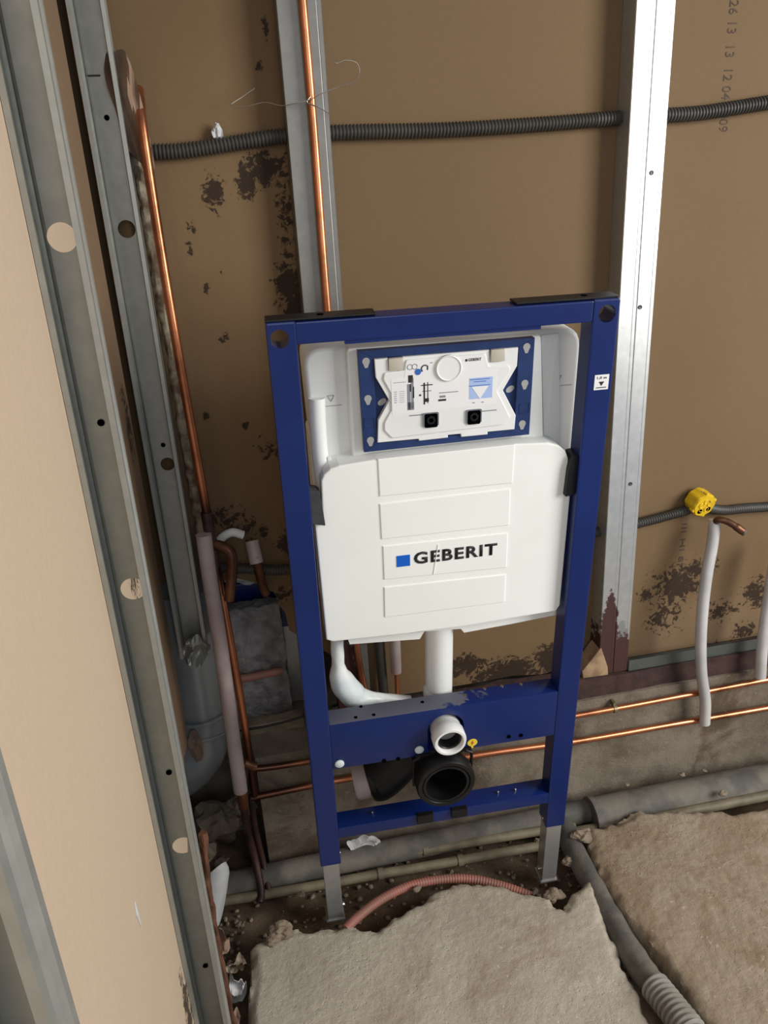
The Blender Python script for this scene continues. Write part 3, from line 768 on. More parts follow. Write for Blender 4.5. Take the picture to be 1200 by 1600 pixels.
# stepped inner outline of the plate
inn = rounded(PO([(600, 582), (632, 578), (634, 562), (758, 552), (763, 572), (795, 570), (797, 578), (776, 610), (797, 652), (786, 663), (612, 684), (600, 672), (600, 660), (618, 628), (598, 592)], yp), .003)
C_('inner_step', ps(inn, yp - .0025, yp + .001, bev=.0015), M['white'], SP)
for px, py in ((618, 569), (777, 555)):
    q = af(px, py, yp)
    C_('latch', bx(q[0] - .0105, q[0] + .0105, yp - .0035, yp + .005, q[1] - .009, q[1] + .0095, bev=.002), M['beigeclip'], SP, True)
q = af(700, 574, yp)
C_('round_disc', lt([(.0165, 0), (.0195, 0), (.0195, .0035), (.0180, .0045), (.0165, .0032), (.001, .0030)], (q[0], yp - .002, q[1]), (0, -1, 0), 40), M['white'], SP, True)
for px, py in ((672, 654), (739, 649)):
    q = af(px, py, yp)
    r_ = C_('press_socket', ps(rounded([(q[0] - .0125, q[1] - .0105), (q[0] + .0125, q[1] - .0105), (q[0] + .0125, q[1] + .011), (q[0] - .0125, q[1] + .011)], .003), yp - .0045, yp), M['screw'], SP)
    C_('socket_core', ps(rounded([(q[0] - .0095, q[1] - .0125), (q[0] + .0105, q[1] - .0125), (q[0] + .0105, q[1] + .009), (q[0] - .0095, q[1] + .009)], .003), yp - .0052, yp - .001), M['black_hole'], SP)
    C_('socket_bore', lt([(.0035, 0), (.0065, 0), (.0065, .003), (.0035, .003)], (q[0], yp - .0052, q[1]), (0, -1, 0), 20, close=True), M['black'], SP)
yl = yp - .0028
bm = BM(); prism(bm, PO([(611, 593), (632, 590), (635, 565), (675, 562), (684, 588), (718, 586), (724, 560), (755, 557), (757, 577), (778, 576), (775, 631), (613, 648)], yl), yl, yl + .0008)
C_('instruction_label', bm, M['label'], SP)
def lab(px0, py0, px1, py1, mt, name='label_print', lift=.0004):
    x0, z0 = af(px0, py1, yl); x1, z1 = af(px1, py0, yl)
    return (x0, x1, yl - lift, yl + .0002, min(z0, z1), max(z0, z1))
bk = BM()
def gbox(*a): C_('label_rule', bx(*a), M['greyink'], SP)
for r in ((637, 600, 641, 640), (643, 590, 646, 638), (637, 628, 647, 641)): gbox(*lab(*r, None))
for r in ((638, 586, 645, 598), (640, 600, 642, 612), (645, 604, 647, 622), (662, 598, 664, 632), (668, 597, 669, 630), (658, 600, 676, 603), (660, 610, 674, 612), (664, 622, 670, 628), (685, 623, 697, 627), (667, 571, 669, 578), (655, 616, 658, 619)): box(bk, *lab(*r, None))
for i in range(6):
    gbox(*lab(616, 612 + i * 3.3, 620, 613.2 + i * 3.3, None)); gbox(*lab(624, 611 + i * 3.3, 632, 612.2 + i * 3.3, None))
for r in ((686, 612, 716, 613.5), (640, 648, 665, 649), (752, 641, 776, 642), (738, 628.5, 742, 630), (752, 627.5, 756, 629), (615, 597, 634, 598), (672, 566, 676, 567.5), (687, 617.5, 696, 621.5)): gbox(*lab(*r, None))
C_('label_drawing', bk, M['ink'], SP)
q = af(653, 581, yl); C_('blue_dot', cyl((q[0], yl - .0003, q[1]), (0, 1, 0), .0046, .0008, 20), M['inkblue'], SP)
q = af(664, 576, yl); bm = BM(); tube(bm, [(q[0] + math.cos(a) * .0052, yl - .0003, q[1] + math.sin(a) * .0052) for a in [math.radians(60 + 15 * i) for i in range(12)]], .0009, 6); C_('swirl_mark', bm, M['ink'], SP)
q = af(647, 573, yl); bm = BM()
for dx in (-.006, 0.001): tube(bm, [(q[0] + dx + math.cos(a) * .0038, yl - .0002, q[1] + math.sin(a) * .0038) for a in [math.radians(24 * i) for i in range(15)]], .0005, 6)
C_('ring_mark', bm, M['greyink'], SP)
x0, z0 = af(733, 624, yl); x1, z1 = af(770, 588, yl)
C_('blue_field', bx(x0, x1, yl - .0003, yl, z0, z1), M['paleblue'], SP)
q = af(750, 611, yl)
C_('white_triangle', ps([(q[0] - .013, q[1] + .0075), (q[0] + .013, q[1] + .0075), (q[0], q[1] - .012)], yl - .0006, yl - .0003), M['label'], SP)
bm = BM()
for dz, w_ in ((.018, .016), (.0145, .010), (.0085, .017)): 
    box(bm, q[0] - w_, q[0] + w_ * .9, yl - .0006, yl - .0003, q[1] + dz, q[1] + dz + .0009)
C_('field_lines', bm, M['inkblue'], SP)
x0, z0 = af(727, 565, yl); x1, z1 = af(730.5, 561, yl)
C_('small_logo_square', bx(x0, x1, yl - .0005, yl, z0, z1), M['ink'], SP)
x0, z0 = af(732, 564.5, yl); x1, z1 = af(752, 560, yl)
C_('small_logo_text', text_bm('GEBERIT', x0, x1, z0, z0 + .0042, yl - .0005, .015, .0003), M['ink'], SP)

# white foam front
yc = .016
cover_px = [(502, 752), (506, 742), (516, 733), (530, 728), (590, 718), (804, 694), (856, 692), (873, 696), (884, 705), (888, 716), (888, 772), (891, 776), (875, 946), (869, 955), (722, 978), (640, 990), (520, 1003), (510, 1000), (492, 820), (504, 818)]
FC = C_('front_cover', ps(PO(cover_px, yc), yc, .064, bev=.0025), M['foam'])
bm = BM()
for pg in ([(590, 717), (804, 694), (800, 754), (593, 775)], [(593, 787), (797, 763), (795, 820), (596, 842)], [(598, 853), (793, 832), (791, 886), (600, 905)], [(600, 917), (790, 897), (788, 940), (601, 964)]):
    prism(bm, PO(pg, yc), yc - .0018, yc + .001, bev=.0012)
C_('raised_field', bm, M['foam'], FC)
bm = BM(); a = afp(684, 850, yc); b = afp(677, 896, yc)
tube(bm, [a + Vector((0, -.0018, 0)), b + Vector((0, -.0018, 0))], .0012, 6); C_('slanted_rib', bm, M['foam'], FC)
bp = PO([(543, 996), (655, 985), (719, 972), (868, 948), (869, 958), (800, 972), (724, 986), (719, 980), (662, 984), (655, 996), (600, 1000), (546, 1004)], .05)
C_('cover_lip', ps(bp, .045, .12), M['foam'])
q0 = af(620, 886, yc - .002); q1 = af(640.5, 866.5, yc - .002)
C_('logo_square', bx(q0[0], q1[0], yc - .0027, yc - .0016, q0[1], q1[1]), M['logoblue'], FC)
q0 = af(647, 883, yc - .002); q1 = af(777, 848, yc - .002)
zt0 = af(620, 885.5, yc - .002)[1]; 
C_('logo_lettering', text_bm('GEBERIT', q0[0], q1[0], zt0 + .0005, zt0 + .0225, yc - .0027, .028, .001), M['ink'], FC)

# water sleeve below the cistern at the left
pts = [afp(526, 985, .075), afp(528, 1030, .075), afp(533, 1062, .078), afp(556, 1088, .08), afp(592, 1092, .082), afp(640, 1096, .085)]
bm = BM(); P = catmull(pts, 8); n_ = len(P); tube(bm, P, [(.0115 + .013 * math.sin(min(1, max(0, (i / n_ - .25) / .5)) * math.pi)) for i in range(n_)], 20, wobble=lambda i, a: 1 + .12 * noise.noise(Vector((i * .35, math.cos(a) * 1.3, math.sin(a) * 1.3))))
wsl = obj('insulated_supply_tube', bm, M['sleevefoam'], None, F4, True)
tag(wsl, 'white foam-wrapped water tube bending right under the cistern', 'pipe')

# flush pipe behind the mounting rail, and its socket
fpipe = thing('flush_pipe', 'white flush pipe between cistern and the blue cross rail, with a round white socket', 'pipe', F4 @ Vector((sc[0], .06, sc[1])), RF)
tp = afp(686, 965, .072); bt = afp(685, 1085, .072)
bm = BM(); P = catmull([tp + Vector((0, 0, .05)), tp, bt, Vector((sc[0], .074, sc[1] + .035)), Vector((sc[0], .06, sc[1] + .008)), Vector((sc[0], .02, sc[1]))], 8); tube(bm, P, .0255, 28)
obj('tube', bm, M['tank'], fpipe, F4, True)
ob = lt([(.0225, .0), (.0225, .040), (.0245, .043), (.0285, .043), (.0305, .038), (.0305, .020), (.028, .016), (.028, 0)], (sc[0], .010, sc[1]), (0, -1, 0), 44, close=True)
obj('socket', ob, M['white'], fpipe, F4, True)
obj('rubber_seal', lt([(.0185, .0), (.0228, .0), (.0228, .034), (.0205, .036), (.0185, .034)], (sc[0], .010, sc[1]), (0, -1, 0), 40, close=True), M['black'], fpipe, F4, True)
obj('grey_plug', lt([(.0190, 0), (.0190, .006), (.016, .008), (.001, .008)], (sc[0], .003, sc[1]), (0, -1, 0), 36), M['greydimple'], fpipe, F4, True)
obj('pipe_shoe', bx(sc[0] - .032, sc[0] + .032, -.004, .004, .3130, .3235, bev=.002), M['black'], fpipe, F4)

# black waste bend
wc = af(697, 1224, -.03)
wcx, wcz = wc
WE = thing('waste_bend', 'black plastic waste elbow with a wide round opening between the blue rails', 'pipe', F4 @ Vector((wcx, .03, wcz - .06)), RF)
obj('collar', lt([(.0435, -.01), (.0435, .0), (.046, .004), (.053, .004), (.0555, .0), (.0555, -.022), (.053, -.026), (.049, -.03), (.049, -.075), (.0435, -.075)], (wcx, -.03, wcz), (0, -1, 0), 56, close=True), M['black'], WE, F4, True)
obj('inner_pipe', lt([(.0385, .0), (.0435, .0), (.0435, -.09), (.0385, -.09)], (wcx, -.033, wcz), (0, -1, 0), 48, close=True), M['black'], WE, F4, True)
e1 = afp(600, 1225, .075); e2 = afp(577, 1228, .085)
bm = BM(); P = catmull([Vector((wcx, .035, wcz)), Vector((wcx - .005, .065, wcz)), Vector((wcx - .03, .088, wcz - .002)), Vector((e1.x, .09, e1.z + .012)), Vector((e2.x, .09, e2.z + .012))], 8)
n_ = len(P); tube(bm, P, [.047 if i < n_ * .8 else .047 - .010 * (i / n_ - .8) / .2 for i in range(n_)], 36)
obj('elbow', bm, M['black'], WE, F4, True)
bm = BM(); tube(bm, [Vector((e2.x + .002, .09, e2.z + .012)), Vector((e2.x - .022, .092, e2.z + .010)), Vector((e2.x - .030, .092, e2.z + .009))], [.034, .036, .033], 32)
obj('pipe_sleeve', bm, M['sleeve_pink'], WE, F4, True)
bm = BM()
for sx in (-1, 1):
    xx = wcx + sx * .043
    tube(bm, [(xx, -.003, wcz + .047), (xx + sx * .012, -.004, wcz + .042), (xx + sx * .012, -.004, wcz - .02)], .003, 8)
    bt = bx(wcx + sx * .034 - .016, wcx + sx * .034 + .016, -.006, .004, .140, .162, bev=.002)
    obj('bracket_foot', bt, M['black'], WE, F4)
box(bm, wcx - .050, wcx + .055, -.004, .003, wcz + .045, wcz + .052, bev=.001)
obj('holder_bracket', bm, M['black'], WE, F4)

# ================================================================== PIPES ON THE BACK WALL
def pipe_thing(name, label, cat, parts, group=None):
    """parts: (name, bm, material); a single part stays one mesh"""
    if len(parts) == 1:
        o = obj(name, parts[0][1], parts[0][2], smooth=True); return tag(o, label, cat, group)
    b0 = parts[0][1]; lo = Vector((sum(v.co.x for v in b0.verts) / len(b0.verts), sum(v.co.y for v in b0.verts) / len(b0.verts), min(v.co.z for v in b0.verts)))
    t = thing(name, label, cat, lo, group=group)
    for nm, bm, mt in parts: obj(nm, bm, mt, t, smooth=True)
    return t
def A(px, py, y): return at(px, py, 'y', y)
# middle stud copper riser
pipe_thing('copper_pipe', 'copper pipe running down the face of the middle stud behind the cistern', 'pipe',
    [('tube', tb([A(471, -20, .212), A(490, 200, .212), A(512, 490, .212), A(538, 780, .212), A(556, 1000, .212), A(572, 1090, .212)], .0072, 16, 6), M['copper'])])
# tall riser at the left
P = [A(216, 140, .262), A(219, 165, .235), A(224, 210, .215), A(253, 400, .205), A(287, 600, .200), A(330, 840, .195), A(352, 960, .190), A(377, 1100, .186), A(398, 1243, .183)]
cc = [('tube', tb(P, .0082, 16, 8), M['copper'])]
cc.append(('solder_joint', tb([A(322, 800, .195), A(331, 850, .195), A(338, 885, .194)], .0105, 16, 4), M['dark_pipe']))
cc.append(('pipe_branch', tb([A(332, 850, .193), A(352, 856, .185), A(362, 868, .18), A(362, 900, .175), A(358, 938, .17)], .0100, 16, 6), M['copper_dull']))
pipe_thing('copper_pipe', 'tall copper pipe in the left corner rising beside the grey stud', 'pipe', cc)
# horizontals
up = pipe_thing('copper_pipe', 'upper of the two horizontal copper pipes along the concrete foot of the wall', 'pipe',
    [('tube', tb([A(1480, 1010, .188), A(1200, 1062, .188), A(1183, 1065, .188), A(902, 1118, .186), A(480, 1190, .186), A(388, 1202, .186)], .0068, 16, 4), M['copper'])])
# white plastic pipe clips
pipe_thing('copper_pipe', 'lower of the two horizontal copper pipes, passing behind the black waste elbow', 'pipe',
    [('tube', tb([A(1480, 1057, .186), A(1200, 1106, .186), A(1050, 1132, .186), A(902, 1158, .186), A(740, 1181, .184), A(524, 1220, .183), A(392, 1247, .182)], .0074, 16, 4), M['copper'])])
p = A(960, 1107, .188)
cl = BM(); lathe(cl, [(.0072, -.004), (.0095, -.004), (.0095, .004), (.0072, .004)], (p.x, .187, p.z), (1, 0, 0), 20, True); box(cl, p.x - .003, p.x + .003, .188, .206, p.z + .004, p.z + .016)
tag(obj('pipe_clip', cl, mat('brassy_clip', (.25, .22, .12), None, rough=.4, metal=.6)), 'small brassy clip holding the upper copper pipe right of the frame', 'pipe clip')
# joint cluster at the left where the riser meets the horizontals, then the dark feed pipes
pipe_thing('copper_pipe', 'scorched dark pipe stub dropping into the trench below the left pipe joints', 'pipe',
    [('tube', tb([A(383, 1198, .178), A(380, 1240, .176), A(385, 1290, .172), A(398, 1340, .16), A(408, 1390, .12), A(406, 1410, .10)], .0085, 14, 6), M['dark_pipe']),
     ('elbow_fitting', tb([A(378, 1232, .176), A(381, 1262, .175)], .0112, 16, 1), M['copper_dull']),
     ('tee_fitting', tb([A(380, 1192, .178), A(398, 1198, .182)], .0105, 16, 1), M['copper_dull'])])
pipe_thing('copper_pipe', 'second scorched pipe beside the dark stub, leaning into the trench', 'pipe',
    [('tube', tb([A(392, 1244, .182), A(398, 1290, .18), A(412, 1350, .16), A(420, 1392, .12)], .0068, 14, 6), M['dark_pipe'])])
# pinkish sleeve tube at the left
pipe_thing('sleeved_pipe', 'pinkish grey foam sleeve hanging beside the tall copper pipe in the left corner', 'pipe sleeve',
    [('sleeve', tb([A(318, 835, .178), A(328, 905, .176), A(343, 1000, .172), A(357, 1100, .168), A(376, 1236, .160)], .0145, 20, 8), M['sleeve_pink'])])
# centre-left stub in the broken corner
pipe_thing('copper_stub', 'short brown copper stub with a pale sleeve above the broken board corner', 'pipe',
    [('stub', tb([A(399, 868, .225), A(404, 890, .235), A(410, 915, .245), A(416, 928, .25)], .0088, 16, 4), M['copper_dull']),
     ('pale_sleeve', lt([(.0092, 0), (.0135, 0), (.0135, .045), (.0092, .045)], A(401, 880, .226), (-.1, .35, 1), 22, True), M['sleeve_pink'])])
p = A(362, 842, .262)
bm = BM(); tube(bm, catmull([A(338, 858, .252), A(345, 842, .250), A(362, 832, .250), A(380, 836, .252)], 8), .0085, 16)
tag(obj('sleeve_offcut', bm, M['tank'], smooth=True), 'curved white sleeve offcut against the mouldy board in the left corner', 'pipe sleeve')
# hanging sleeve behind the cistern
pipe_thing('sleeved_pipe', 'pink sleeve with bare copper end hanging behind the cistern, left of the flush pipe', 'pipe',
    [('sleeve', tb([A(612, 930, .235), A(617, 1000, .235), A(619, 1050, .235)], .0115, 18, 3), M['sleeve_pink']), ('tube', tb([A(619, 1045, .235), A(622, 1110, .235)], .0048, 12, 1), M['copper'])])
pipe_thing('grey_pipe', 'dull grey pipe showing beside the copper pipe in the gap under the cistern', 'pipe',
    [('tube', tb([A(588, 930, .25), A(593, 1000, .25), A(600, 1090, .25)], .0105, 18, 2), M['conduit'])])
# right sleeves
pipe_thing('sleeved_pipe', 'grey-white foam sleeve with a bent brown copper end below the yellow box', 'pipe',
    [('sleeve', tb([A(1117, 812, .215), A(1113, 850, .205), A(1104, 900, .19), A(1098, 950, .178), A(1095, 1000, .172), A(1096, 1050, .17), A(1102, 1095, .17), A(1101, 1130, .17)], .0125, 22, 8), M['sleeve_grey']),
     ('bent_end', tb([A(1117, 818, .213), A(1122, 812, .20), A(1136, 815, .19), A(1150, 823, .18), A(1160, 830, .175)], [.0072] * 24 + [.0085] * 9, 16, 8), M['copper_dull']),
     ('end_cap', lt([(.0070, 0), (.0082, .001), (.0082, .004), (.006, .005), (.001, .003)], A(1161, 831, .174), (.8, -.5, -.5), 18), M['beige_pipe'])])
pipe_thing('sleeved_pipe', 'second grey foam sleeve cut off at the right edge of the photo', 'pipe sleeve',
    [('sleeve', tb([A(1215, 850, .20), A(1202, 930, .19), A(1192, 1000, .178), A(1188, 1058, .172)], .0125, 22, 8), M['sleeve_grey'])])

# conduits
tag(obj('corrugated_conduit', corrugated([A(236, 238, .256), A(300, 234, .256), A(440, 213, .256), A(540, 207, .256), A(700, 203, .256), A(850, 194, .256), A(975, 184, .256), A(1080, 178, .256), A(1140, 170, .256), A(1230, 156, .256), A(1470, 122, .256)], .0128, .0062, .0024), M['conduit'], smooth=True),
    'dark grey corrugated conduit crossing the upper wall behind the studs', 'conduit')
tag(obj('corrugated_conduit', corrugated([A(336, 887, .255), A(400, 889, .255), A(460, 889, .255), A(700, 860, .255), A(930, 832, .255), A(1000, 817, .255), A(1075, 797, .255)], .0112, .0055, .002), M['conduit'], smooth=True),
    'dark conduit running behind the cistern to the yellow junction box', 'conduit')
tag(obj('corrugated_conduit', corrugated([A(1098, 792, .250), A(1130, 797, .254), A(1165, 794, .254), A(1240, 788, .254), A(1460, 762, .254)], .0112, .0055, .0012), M['conduit'], smooth=True),
    'short dark conduit leaving the yellow junction box to the right edge', 'conduit')
# yellow junction box
bcn = A(1086, 778, .262)
YB = thing('junction_box', 'round yellow electrical junction box on the brown board', 'junction box', bcn)
ax = Vector((.12, -1, -.25)).normalized()
Rr = .0275
def hexr(a): return 1 + .035 * math.cos(8 * a)
bm = BM(); tube(bm, [bcn, bcn + ax * .012, bcn + ax * .030, bcn + ax * .034], [Rr * .98, Rr, Rr, Rr * .93], 40, wobble=lambda i, a: hexr(a)); obj('box_body', bm, M['yellowbox'], YB)
uu = ax.orthogonal().normalized(); vv = ax.cross(uu)
# openings on the side facing down and the small lugs
for ang_dir, rr in ((Vector((-.55, 0, -1)), .0052), (Vector((.15, 0, -1)), .006), (Vector((.9, 0, -.75)), .0055)):
    dd = (ang_dir - ax * ang_dir.dot(ax)).normalized(); cpos = bcn + ax * .02 + dd * Rr * 1.0
    obj('side_opening', cyl(cpos, dd, rr, .003, 20), M['black_hole'], YB)
for dx, dz in ((-.010, -.012), (.011, -.010)):
    obj('face_opening', cyl(bcn + ax * .0335 + uu * 0 + (Vector((dx, 0, dz)) - ax * Vector((dx, 0, dz)).dot(ax)), ax, .0058, .003, 20), M['black_hole'], YB)
bm = BM()
for k_, d_ in enumerate((Vector((0, 0, 1)), Vector((.9, 0, .3)), Vector((-.9, 0, -.3)), Vector((.2, 0, -1)))):
    dd = (d_ - ax * d_.dot(ax)).normalized(); bm = BM(); lathe(bm, [(.0042, -.004), (.0042, .006), (.003, .007)], bcn + ax * .026 + dd * Rr * .98, ax, 14)
    obj('screw_lug', bm, M['yellowbox'], YB, smooth=True)
bm = BM()
for a in range(5):
    q = bcn + ax * .0345 + (uu * math.cos(a * 1.3) + vv * math.sin(a * 1.3)) * .011; lathe(bm, [(.0055, 0), (.0062, .0004), (.0055, .0010), (.0045, .0004)], q, ax, 18)
obj('knockout_ring', bm, M['yellowbox'], YB)
obj('wire_end', tb([bcn + ax * .02 + Vector((-.004, -.004, .03)), bcn + ax * .03 + Vector((.006, -.004, .018)), bcn + ax * .037 + Vector((.011, 0, .008))], .0009, 8, 6), M['wire'], YB)

# thin wire over the middle stud
wp = [A(512, 75, .205), A(524, 98, .20), A(540, 94, .2), A(557, 98, .2), A(562, 112, .2), A(556, 126, .198), A(535, 134, .195), A(505, 145, .195), A(484, 156, .20), A(460, 162, .205), A(440, 165, .215), A(415, 160, .225), A(395, 164, .23), A(375, 168, .235), A(361, 164, .24), A(378, 152, .24), A(398, 138, .245)]
bm = BM(); tube(bm, catmull(wp, 8), .0007, 8); tube(bm, catmull([A(486, 150, .204), A(480, 160, .202), A(492, 165, .204), A(515, 178, .21)], 6), .0007, 8)
tag(obj('binding_wire', bm, M['wire'], smooth=True), 'thin bent wire tied around the copper pipe on the middle stud', 'wire')

# ================================================================== LEFT CORNER
# crumpled paper / torn insulation at the top
tag(obj('torn_paper', crumple(A(201, 165, .225), .056, .21, 3.3, amp=.02, n=16, tilt=-.03), M['paper']), 'crumpled brown paper scrap at the top of the tall copper pipe', 'paper')
tag(obj('torn_paper', crumple(A(214, 226, .25), .025, .05, 6.3, amp=.02, n=12), mat('bluish_paper', (.16, .15, .17), (.10, .08, .07), 30, .8)), 'small dark grey scrap beside the conduit end in the left corner', 'paper')
bm = BM()
P = [A(214 + (y - 250) * .172, y, .252) for y in range(235, 1000, 12)]
tube(bm, P, [.008 + .004 * nz(i * .7) for i in range(len(P))], 12, wobble=lambda i, a: 1 + .6 * noise.noise(Vector((i * .8, math.cos(a) * 2, math.sin(a) * 2))))
tag(obj('broken_plaster_edge', bm, M['plaster'], smooth=True), 'ragged crumbling plaster edge between the end stud and the tall copper pipe', 'plaster', kind='stuff')
p = A(340, 207, .262)
tag(obj('plaster_flake', crumple((p.x, .258, p.z), .022, .030, 1.2, amp=.012, n=8), M['whitescrap']), 'small pale flake stuck on the board above the conduit', 'flake')
# white chip on the left board
q = at(213, 1428, 'x', -.4812)
bm = BM(); tube(bm, [(-.481, at(210, 1408, 'x', -.481).y, at(210, 1408, 'x', -.481).z), (-.481, q.y, q.z), (-.481, at(220, 1447, 'x', -.481).y, at(220, 1447, 'x', -.481).z)], [.0006, .0022, .001], 8)
obj('paper_tear', bm, M['whitescrap'], wl)

# grey soil pipe
def SP_(px, py, y): return A(px, py, y)
yy = .312; rr = .060
tp_ = A(350, 1060, yy); cx = tp_.x - rr
SO = thing('soil_pipe', 'fat grey plastic soil pipe elbow in the left corner', 'pipe', (cx, yy, .15))
z_a = .66; z_b = A(350, 1105, yy).z; z_c = A(320, 1215, yy).z
bm = BM(); tube(bm, [(cx, yy, z_a + .0), (cx, yy, z_b)], rr, 40); obj('straight', bm, M['pvc'], SO, smooth=True)
bm = BM()
P = catmull([(cx, yy, z_b + .012), (cx - .002, yy, z_b - .035), (cx - .018, yy - .008, z_b - .085), (cx - .052, yy - .022, z_b - .115), (cx - .09, yy - .03, z_b - .125)], 8)
tube(bm, P, [rr * 1.10] * len(P), 40); obj('bend', bm, M['pvc'], SO, smooth=True)
for k_, dz in enumerate((.010, -.030)):
    obj('socket_ring', lt([(rr * 1.08, -.004), (rr * 1.17, -.004), (rr * 1.19, 0), (rr * 1.17, .004), (rr * 1.08, .004)], (cx - (.002 if k_ else 0), yy, z_b + dz), (0, 0, 1) if not k_ else (.12, .03, 1), 40, True), M['pvc'], SO, smooth=True)
q = A(306, 1018, .205)
tag(obj('torn_metal_edge', crumple(tuple(q), .062, .075, 5.2, amp=.016, n=14), M['zinc']), 'torn dusty metal flap hanging over the top of the grey soil pipe', 'metal scrap')
pc = A(306, 1165, yy - rr * 1.14)
o_ = obj('torn_sticker', crumple((pc.x, pc.y - .004, pc.z), .036, .095, 2.2, amp=.006, n=12), M['paper'], SO)

# the second blue frame seen through the broken corner, standing on the ledge
OF = thing('blue_frame_piece', 'dark blue frame corner with a zinc leg seen through the broken board corner', 'frame', A(462, 1098, .40))
a = A(362, 905, .42); b = A(452, 942, .42)
zt = A(400, 906, .42).z; zl = A(400, 938, .42).z
obj('rail', bx(-.52, A(446, 930, .42).x, .40, .44, zl, zt + .004, bev=.002), M['blue'], OF)
ux0 = A(436, 960, .40).x; ux1 = A(482, 960, .40).x
zu = A(450, 972, .40).z
obj('post', bx(ux0, ux1, .38, .42, zu, zt + .25, bev=.002), M['blue'], OF)
obj('leg', bx(ux0 + .004, ux1 - .001, .383, .417, .289, zu + .005, bev=.001), M['zinc_leg'], OF)
q = A(383, 913, .398); obj('rail_screw', lt([(.003, 0), (.003, .003), (.001, .004)], (q.x, .40, q.z), (0, -1, 0), 10), M['screw'], OF)
# grey rough masonry block
x0 = A(345, 960, .36).x; x1 = A(440, 960, .36).x; z1 = A(400, 941, .36).z
bm = bx(x0 - .005, x1, .345, .378, .286, z1, bev=.003); bmesh.ops.subdivide_edges(bm, edges=[e for e in bm.edges if e.calc_length() > .03], cuts=22, use_grid_fill=True); rough_up(bm, .010, 22, 3, only=lambda c: c.y < .372); rough_up(bm, .004, 80, 5)
tag(obj('masonry_block', bm, M['block'], smooth=True), 'rough grey masonry block behind the broken board corner', 'block')
tag(obj('white_packing', crumple((A(390, 905, .39).x, .392, A(390, 903, .39).z), .12, .04, 4.4, amp=.012, n=12), M['whitescrap']), 'white packing scrap above the dark blue rail in the broken corner', 'packing')
tag(obj('pink_conduit', tb([A(330, 1060, .33), A(372, 1061, .325), A(420, 1052, .325), (A(440, 1048, .335))], .009, 14, 6), M['rose_hose'], smooth=True), 'short pink pipe lying at the foot of the grey masonry block', 'pipe')
bm = bx(A(372, 1085, .30).x - .06, A(470, 1080, .30).x, .285, .318, .284, .312, bev=.003); bmesh.ops.subdivide_edges(bm, edges=[e for e in bm.edges if e.calc_length() > .02], cuts=8, use_grid_fill=True); rough_up(bm, .003, 50, 1)
tag(obj('timber_batten', bm, M['beige_pipe']), 'dusty beige batten lying in front of the grey masonry block', 'batten')
# black cable lying on the ledge
tag(obj('black_cable', tb([A(372, 1142, .225), A(420, 1134, .222), A(480, 1118, .222), A(530, 1100, .24)], .0025, 10, 6), M['black'], smooth=True), 'thin black cable lying on the ledge left of the frame', 'cable')
# wooden wedge right of the frame foot
wd = [A(908, 1048, .225), A(938, 1010, .225), A(948, 1040, .225), A(950, 1068, .225), A(912, 1076, .225)]
tag(obj('wood_wedge', ps([(p.x, p.z) for p in wd], .220, .262, bev=.002), M['wood']), 'pale split wood wedge at the foot of the bright studs', 'wood')

# ================================================================== THE TRENCH
# thick dusty grey pipe along the plinth
P = [A(430, 1340, .155), A(600, 1316, .155), A(740, 1300, .155), A(860, 1283, .155), A(935, 1268, .155)]
pipe_thing('drain_pipe', 'dust-covered dark grey drain pipe lying in the trench behind the frame legs', 'pipe',
    [('tube', tb([(p.x, .155, .008) for p in [A(345, 1352, .155)] + P], .027, 24, 4), M['dusty_pipe'])])
P = [(A(918, 1270, .15).x, .135, .010), (A(1050, 1240, .15).x, .13, .015), (A(1200, 1215, .15).x, .12, .022), (1.2, .115, .03), (1.42, .11, .034)]
pipe_thing('drain_pipe', 'thick dusty drain pipe at the foot of the wall right of the frame', 'pipe',
    [('tube', tb(P, .041, 28, 8), M['dusty_pipe']), ('pipe_coupling', tb([P[0], (P[0][0] + .012, .135, .010)], .045, 28, 1), M['dusty_pipe'])])
def beige(p0, p1, z, breaks, label):
    a = at(*p0, 'z', z); b = at(*p1, 'z', z); parts = []
    prev = 0.0
    for t1 in breaks + [1.0]:
        c0 = a.lerp(b, prev + .004); c1 = a.lerp(b, t1 - .004)
        mid_ = c0.lerp(c1, .5) + Vector((0, 0, .003 * math.sin(t1 * 9)))
        parts.append(('tube', tb([c0, mid_, c1], .0105, 16, 6), M['beige_pipe'])); prev = t1
    for t1 in breaks:
        c = a.lerp(b, t1); d = (b - a).normalized()
        parts.append(('joint', lt([(.0085, -.006), (.013, -.006), (.013, .006), (.0085, .006)], c, d, 18, True), M['beige_pipe']))
    pipe_thing('beige_pipe', label, 'pipe', parts)
beige((335, 1380), (900, 1290), .010, [.57], 'upper of the two dusty beige pipes in the trench behind the frame legs')
beige((335, 1410), (905, 1312), .000, [.44, .66], 'lower of the two dusty beige pipes in the trench behind the frame legs')
pipe_thing('beige_pipe', 'dusty beige pipe showing between the right slab and the thick drain pipe', 'pipe',
    [('tube', tb([(at(900, 1300, 'z', .0).x, at(900, 1300, 'z', .0).y, .0), (at(1050, 1272, 'z', .02).x, at(1050, 1272, 'z', .02).y, .018), (1.2, .07, .03), (1.42, .07, .032)], .012, 16, 6), M['beige_pipe'])])
# rose hose
P = [at(540, 1452, 'z', .030), at(560, 1432, 'z', .030), at(596, 1405, 'z', .026), at(640, 1384, 'z', .022), at(690, 1374, 'z', .018), at(740, 1374, 'z', .014), at(790, 1386, 'z', .006), at(830, 1400, 'z', .000)]
tag(obj('rose_hose', corrugated(P, .0098, .006, .0009), M['rose_hose'], smooth=True), 'rose coloured hose arching between the frame legs at the slab edge', 'hose')
